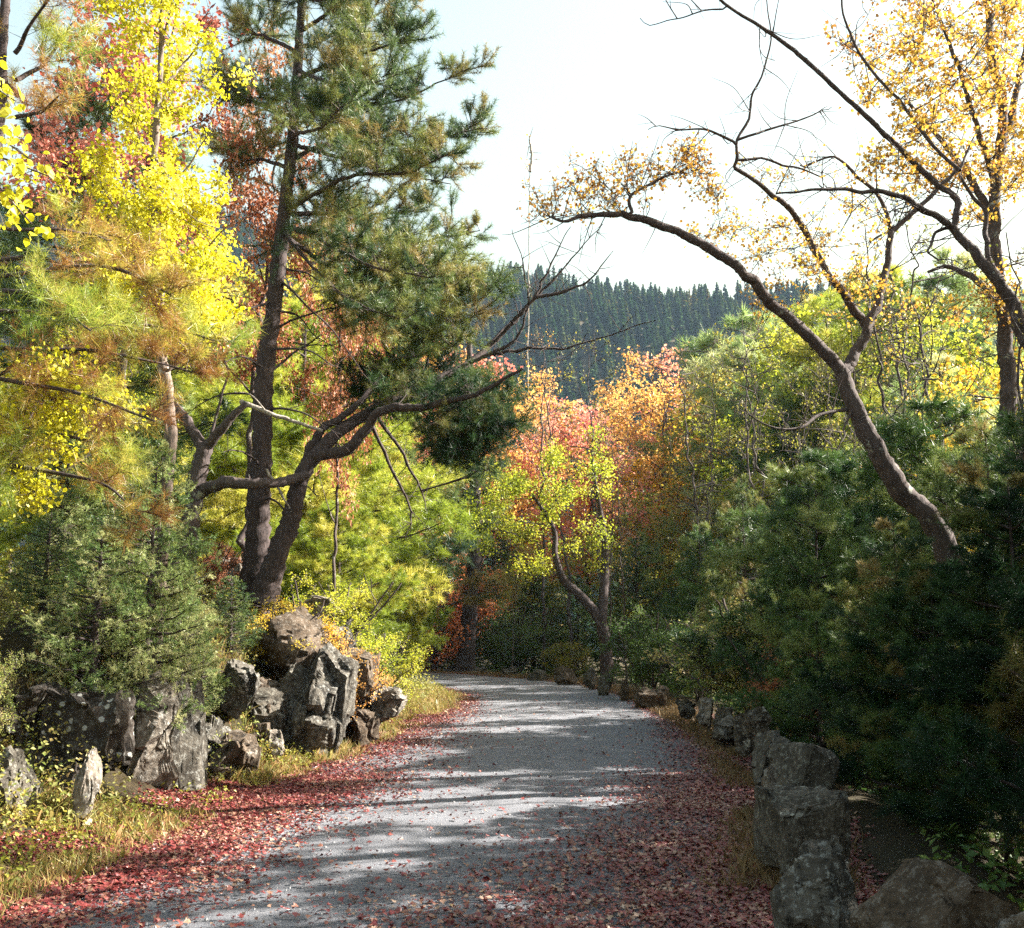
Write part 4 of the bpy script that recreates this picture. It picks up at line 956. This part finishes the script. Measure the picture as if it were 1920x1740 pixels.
def place(key, px, Y, ytop, label, leaf=None, group=None, wide=1.0, name=None, zb=None, cat=None):
    pr = prot[key]; x = P(px, 1000, Y)[0]; z0 = gz(x, Y) if zb is None else zb
    zt = P(px, ytop, Y)[2]; s = (zt - z0) / pr[1]
    rr = (px * 0.37 + Y * 1.7) % 6.28; sc = (s * wide, s * wide, s)
    leafm = M[leaf] if leaf else None
    if not pr[2]:
        pr[2] = True; r = pr[0]; r.location = (x, Y, z0); r.rotation_euler = (0, 0, rr); r.scale = sc; r["label"] = label
        if group: r["group"] = group
        if leafm:
            for c in r.children:
                if c.name.startswith('crown'): c.material_slots[0].link = 'OBJECT'; c.material_slots[0].material = leafm
    else: r = copy_tree(pr[0], (x, Y, z0), rr, sc, label, group, leafm)
    if group is None and "group" in r: del r["group"]
    if name: r.name = name
    if cat: r["category"] = cat
    return r

# right bank white pines (their shade mostly put into the dark needle colour)
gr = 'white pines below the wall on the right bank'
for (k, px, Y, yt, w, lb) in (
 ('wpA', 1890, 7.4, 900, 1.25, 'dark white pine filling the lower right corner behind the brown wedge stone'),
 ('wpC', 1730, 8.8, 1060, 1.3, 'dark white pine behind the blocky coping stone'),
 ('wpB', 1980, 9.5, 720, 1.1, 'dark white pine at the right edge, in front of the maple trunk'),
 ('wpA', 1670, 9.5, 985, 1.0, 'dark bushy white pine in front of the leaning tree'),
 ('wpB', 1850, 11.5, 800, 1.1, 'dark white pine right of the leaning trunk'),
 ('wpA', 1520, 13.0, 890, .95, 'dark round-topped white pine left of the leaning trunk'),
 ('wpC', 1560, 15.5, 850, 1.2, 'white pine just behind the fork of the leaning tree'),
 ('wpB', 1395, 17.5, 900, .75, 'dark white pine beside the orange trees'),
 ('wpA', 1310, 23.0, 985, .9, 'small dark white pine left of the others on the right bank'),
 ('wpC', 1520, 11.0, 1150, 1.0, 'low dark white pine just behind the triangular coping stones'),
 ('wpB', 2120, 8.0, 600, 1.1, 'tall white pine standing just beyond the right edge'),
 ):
    place(k, px, Y, yt, lb, {1520: 'spruce', 1560: 'spruce', 1395: 'pine', 1310: 'spruce', 1850: 'pine', 1670: 'pine'}.get(px, 'pine_dark'), gr, w)  # lighter needles mix the greens and stand in for sunlit patches
place('wpA', 2250, 5.5, 500, 'white pine beyond the right edge, near the camera', 'pine_dark', gr)
place('wpB', 2500, 4.0, 300, 'white pine beyond the right edge, beside the camera', 'pine_dark', gr)
for i, (Y, px, top) in enumerate(((4.6, 2720, 6.0), (6.0, 2560, 6.6), (7.4, 2400, 7.0), (6.6, 2440, 5.5), (9.6, 2420, 8), (13.2, 2330, 8.5), (3.2, 2990, 6))):  # unseen pines added to throw shade across the road
    x_ = P(px, 1000, Y)[0]
    place('wpT', px, Y, 1170 - (top - 1.6) / Y * FPX, 'unseen tall pine added beyond the right edge to shade the road', 'pine_dark', 'unseen shade pines added outside the right edge')
gq = 'sunlit conifers behind the leaning tree'
for (k, px, Y, yt, w, lf, lb) in (
 ('wpC', 1450, 56, 600, 1.2, 'spruce_lit', 'pale bluish green pine top rising against the distant hill'),
 ('wpB', 1570, 46, 560, 1.2, 'pine_lime', 'yellow-green pine behind the fork of the leaning tree'),
 ('wpA', 1690, 38, 520, 1.2, 'pine_lime', 'yellow-green pine right of the fork of the leaning tree'),
 ('wpB', 1820, 34, 480, 1.1, 'spruce_lit', 'sunlit pine behind the tall maple trunk'),
 ('wpB', 1440, 44, 625, 1.1, 'spruce_lit', 'pale green pine between the gold tree and the leaning tree'),
 ('wpA', 1540, 36, 700, 1.2, 'spruce', 'mid green pine behind the dead limb of the leaning tree'),
 ('wpB', 1650, 27, 730, 1.0, 'pine_lime', 'yellow-green pine just right of the leaning trunk'),
 ('wpA', 1750, 26, 690, 1.2, 'spruce_lit', 'pale green pine between the leaning trunk and the maple trunk'),
 ('wpC', 1780, 14, 760, 1.1, 'spruce', 'green pine lit in patches right of the leaning trunk'),
 ):
    place(k, px, Y, yt, lb, lf, gq, w)
go = 'autumn trees behind the right bank'
for (k, px, Y, yt, w, lf, lb) in (
 ('dA', 1420, 52, 670, .9, 'olive', 'olive yellow tree between the orange trees and the leaning tree'),
 ('dB', 1640, 33, 620, .9, 'olive', 'olive green tree behind the right limb of the leaning tree'),
 ('dC', 1780, 31, 560, 1.2, 'lime', 'lime tree left of the tall maple trunk'),
 ('dA', 1940, 22, 600, 1.0, 'gold', 'golden tree right of the tall maple trunk at the right edge'),
 ('dB', 1520, 38, 580, 1.2, 'lime', 'lime yellow tree above the pale pine top'),
 ('dB', 1240, 50, 690, 1.0, 'orange', 'orange tree right of the pink maple below the hill'),
 ('dA', 1320, 52, 690, 1.0, 'gold', 'golden orange tree with a narrow top against the hill'),
 ('dC', 1285, 58, 655, 1.2, 'pink', 'pink-topped tree with a thin red tip against the hill'),
 ('dC', 1180, 60, 665, 1.2, 'orange', 'pale orange tree below the hill, behind bare stems'),
 ('dB', 1090, 46, 740, 1.1, 'pink', 'pink red maple in the middle of the view below the hill'),
 ('dC', 1030, 55, 700, 1.3, 'orange', 'salmon orange tree left of the pink maple'),
 ('dA', 970, 48, 690, 1.0, 'orange', 'orange tree behind the hanging pine foliage'),
 ('dC', 1380, 46, 640, 1.2, 'olive', 'olive tree at the foot of the hill'),
 ('dB', 860, 52, 640, 1.2, 'pink', 'pale pink tree behind the leaning pine'),
 ('dC', 790, 44, 600, 1.2, 'orange', 'pale orange tree far behind the straight pine trunk'),
 ('dA', 1180, 42, 900, 1.0, 'olive', 'low olive tree behind the crooked stem'),
 ('dA', 1010, 41, 1000, 1.0, 'olive', 'low olive tree between the straight trunk and the crooked tree'),
 ('bA', 1215, 22, 1140, 1.1, 'green', 'sunlit green shrub right of the crooked tree'),
 ('bA', 1300, 21, 1150, 1.1, 'green', 'green shrub behind the broad coping stone'),
 ('bB', 1420, 16.5, 1110, 1.3, 'bush', 'pale brown shrub in half shade above the coping stones'),
 ('bA', 1530, 13, 1180, 1.2, 'rust', 'rust brown shrub right of the pale brown one, in deep shade'),
 ('bB', 815, 36, 1020, 1.0, 'red', 'orange red young maple left of the straight pine trunk'),
 ('bA', 775, 33, 1130, .5, 'orange', 'small orange shrub beside the young red maple'),
 ('bB', 1060, 31, 1200, 1.3, 'olive', 'little shrub with yellowish leaves at the bend'),
 ('bA', 960, 37, 1130, 1.2, 'green', 'shrub in the shade right of the straight pine trunk'),
 ):
    place(k, px, Y, yt, lb, lf, go, w)
gb = 'bare saplings with few leaves'
for (px, Y, yt, lb) in ((1140, 30, 760, 'bare pale stem in front of the pink maple'), (1170, 29, 800, 'second bare stem leaning beside the pale one'), (1680, 15, 560, 'thin dark sapling right of the leaning tree'), (960, 32, 1000, 'thin pale sapling between the straight trunk and the crooked tree'),
                        (1215, 50, 640, 'grey leafless tree below the hill'), (1500, 46, 560, 'sparse sapling in front of the hill ridge'), (1020, 36, 600, 'leafless tall sapling left of the hill')):
    place('bare', px, Y, yt, lb, 'amber', gb, .7 if yt > 300 else .25)
gs = 'thin dark stems among the pines on the right bank'
_r = random.Random(4)
for i in range(22):
    yy = 6.0 + i * 1.35
    k = int(np.argmin(np.abs(RE[:200, 1] - yy))); xx = RE[k, 0] + _r.uniform(2.2, 6.5)
    px = 960 + xx / yy * FPX * 0.99
    yt = _r.uniform(560, 700) if px < 1620 else _r.uniform(300, 560)
    place('bare', px, yy, yt, 'thin dark stem with few leaves among the dense pines on the right bank', 'olive', gs, .8)
gd2 = 'dark spruces in the shade at the bend'
for (k, px, Y, yt, lb) in (('spB', 760, 40, 1080, 'dark spruce left of the bend'), ('spB', 820, 43, 1000, 'dark spruce behind the young red maple'), ('spB', 930, 44, 960, 'dark spruce behind the straight pine trunk'), ('spB', 1000, 40, 1060, 'dark spruce behind the bend stones'),
                           ('spB', 700, 42, 1000, 'dark spruce behind the yellow-green pine'), ('spB', 1080, 38, 1080, 'dark spruce behind the crooked tree'), ('spB', 870, 41, 1120, 'low dark spruce at the foot of the straight pine'), ('spB', 1190, 34, 1000, 'dark spruce right of the crooked tree'), ('spB', 640, 45, 900, 'dark spruce far behind the left bank')):
    place(k, px, Y, yt, lb, 'spruce', gd2, 1.2)

# left bank
gl = 'trees and shrubs on the left bank'
for (k, px, Y, yt, w, lf, lb) in (
 ('wpC', 640, 19.5, 940, 1.2, 'pine_lime', 'bright yellow-green young pine right of the two stems'),
 ('wpC', 735, 27, 960, .9, 'pine_lime', 'yellow-green young pine nearest the bend'),
 ('wpB', 640, 26, 600, 1.3, 'pine_lime', 'pale yellow-green pine seen between the straight trunk and the leaning limb'),
 ('wpA', 560, 24, 560, 1.3, 'pine_lime', 'yellow-green pine just behind the straight trunk'),
 ('wpB', 430, 22, 600, 1.2, 'pine_lime', 'yellow-green pine behind the Y fork'),
 ('wpA', 300, 20, 560, 1.2, 'pine_lime', 'green pine behind the birch trunk'),
 ('wpB', 750, 32, 560, 1.1, 'pine', 'olive pine behind the leaning pine top'),
 ('wpB', 120, 16, 100, 1.0, 'spruce', 'dark green conifer behind the birch at upper left'),
 ('dA', 20, 16, 700, 1.4, 'olive', 'olive tree filling the left edge behind the golden tree'),
 ('wpB', -20, 11.5, 780, 1.1, 'pine_lime', 'yellow-green pine at the left edge behind the near pine'),
 ('dB', 260, 36, 430, 1.8, 'lime', 'lime green tree far behind the birch trunk'),
 ('dA', 470, 40, 480, 1.6, 'gold', 'pale golden tree far back left of the tall pine'),
 ('dA', 60, 13, 640, 1.1, 'gold', 'golden yellow tree low at the left edge'),
 ('dB', 190, 17, 620, 1.1, 'lime', 'lime tree behind the near pine'),
 ('dA', 360, 28, 500, 1.3, 'olive', 'olive tree far behind the birch'),
 ('dC', 560, 34, 420, 1.4, 'olive', 'olive brown tree far behind the tall pine'),
 ('dC', 200, 14.5, -120, 1.0, 'pink', 'sparse pink red maple behind the birch top'),
 ('dC', 455, 15.5, 40, .75, 'rust', 'dusty rust red tree between the birch and the tall pine'),
 ('dB', 630, 16.5, 340, .45, 'rust', 'rusty oak crown right of the tall pine trunk'),
 ('dC', 780, 38, 640, .7, 'pink', 'thin tree with coral leaves far behind the leaning limb'),
 ('spA', 190, 9.2, 1000, 1.2, 'spruce_lit', 'sunlit little spruce above the spotted outcrop'),
 ('spA', 330, 10.6, 1040, 1.3, 'spruce_lit', 'pale blue-green little spruce above the upright slabs'),
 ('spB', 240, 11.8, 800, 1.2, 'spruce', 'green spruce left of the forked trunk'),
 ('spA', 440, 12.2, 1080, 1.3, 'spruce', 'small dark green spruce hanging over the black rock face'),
 ('spA', 390, 10.8, 1200, 1.0, 'spruce_lit', 'tiny pale spruce growing over the slab top'),
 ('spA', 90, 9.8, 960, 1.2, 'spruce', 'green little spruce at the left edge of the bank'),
 ('spB', 120, 12.5, 760, 1.2, 'spruce_lit', 'spruce behind the near pine trunk'),
 ('bA', 100, 10.8, 1060, .8, 'bush', 'tall leafy shrub with pale twigs before the near spruces'),
 ('bA', 235, 11.6, 1080, .8, 'olive', 'olive leafed shrub reaching over the pale upright slab'),
 ('bB', 355, 11.0, 1120, 1.0, 'bush', 'shrub with pale leaves beside the forked trunk'),
 ('spB', 285, 9.6, 830, .9, 'spruce_lit', 'sunlit spruce hiding the foot of the yellow birch'),
 ('bA', -10, 9.0, 1080, .8, 'bush', 'tall shrub at the left edge under the near pine'),
 ('bA', -20, 8.0, 1200, .8, 'bush', 'leafy shrub low at the left edge above the cut off boulder'),
 ('bB', 40, 9.6, 1150, 1.2, 'bush', 'leafy shrub on top of the spotted outcrop at the left edge'),
 ('bB', 160, 9.7, 1180, 1.2, 'bush', 'olive shrub hanging over the spotted outcrop'),
 ('bA', 250, 11.0, 1160, .7, 'bush', 'pale leafed shrub above the tall pale slab'),
 ('bB', 300, 11.0, 1180, .8, 'olive', 'low shrub between the little spruces'),
 ('bB', 400, 14, 1010, 1.0, 'rust', 'rusty orange shrub behind the forked trunk'),
 ('bA', 600, 15.2, 1080, 1.2, 'lime', 'yellow-green shrub beside the flat pale stone'),
 ('bB', 610, 13.7, 1170, 1.0, 'orange', 'orange yellow shrub above the jutting block'),
 ('bB', 540, 13.6, 1115, 1.1, 'gold', 'golden low shrub at the foot of the leaning pine'),
 ('bB', -40, 7.4, 1370, .9, 'olive', 'olive shrub cut off by the left edge'),
 ('bB', 700, 17, 1180, 1.3, 'lime', 'lime shrub on the grassy slope right of the rocks'),
 ):
    place(k, px, Y, yt, lb, lf, gl, w)

Ys = 60.0
T = Tree('snag', 'broken snag paled as if washed out by glare, whose dark tip stands alone in the white sky', 'dead tree', base_at(990, Ys), 61)
T.limb([base_at(990, Ys)] + L3((990, 700, Ys), (992, 450, Ys), (994, 322, Ys)), 0.045, .03, 6, wob=.04)
T.limb(L3((994, 322, Ys), (997, 290, Ys), (993, 262, Ys)), .1, .06, 6, wob=.02)
for k in range(9):
    a = P(992, 262 + 12 * k, Ys); e = a + T.rng.normal(0, 1, 3) * (.5, .5, .4)
    T.limb([a, (a + e) / 2, e], .03, .012, 4, reg=False)
    T.twig(np.array([a]), np.array([e]), .5)
T.build(M['bark_dead'], M['amber'], 'leaf', tr=.01, size=.2, per=3, jit=.15)  # pale bark tone stands in for glare washing out the stem

# air between here and the far hill
me = bpy.data.meshes.new('haze')
vx = [(x, y, z) for x in (-1600, 1700) for y in (-700, 2600) for z in (-60, 260)]
me.from_pydata(vx, [], [(0, 1, 3, 2), (4, 6, 7, 5), (0, 4, 5, 1), (2, 3, 7, 6), (0, 2, 6, 4), (1, 5, 7, 3)])
hm, nt, out = newmat('haze')
pv = nt.nodes.new("ShaderNodeVolumePrincipled"); pv.inputs["Color"].default_value = (0.5, 0.72, 1.0, 1)
pv.inputs["Density"].default_value = 0.00018; pv.inputs["Anisotropy"].default_value = 0.0
nt.links.new(pv.outputs[0], out.inputs["Volume"])
tag(link('haze', me, hm), kind='stuff')
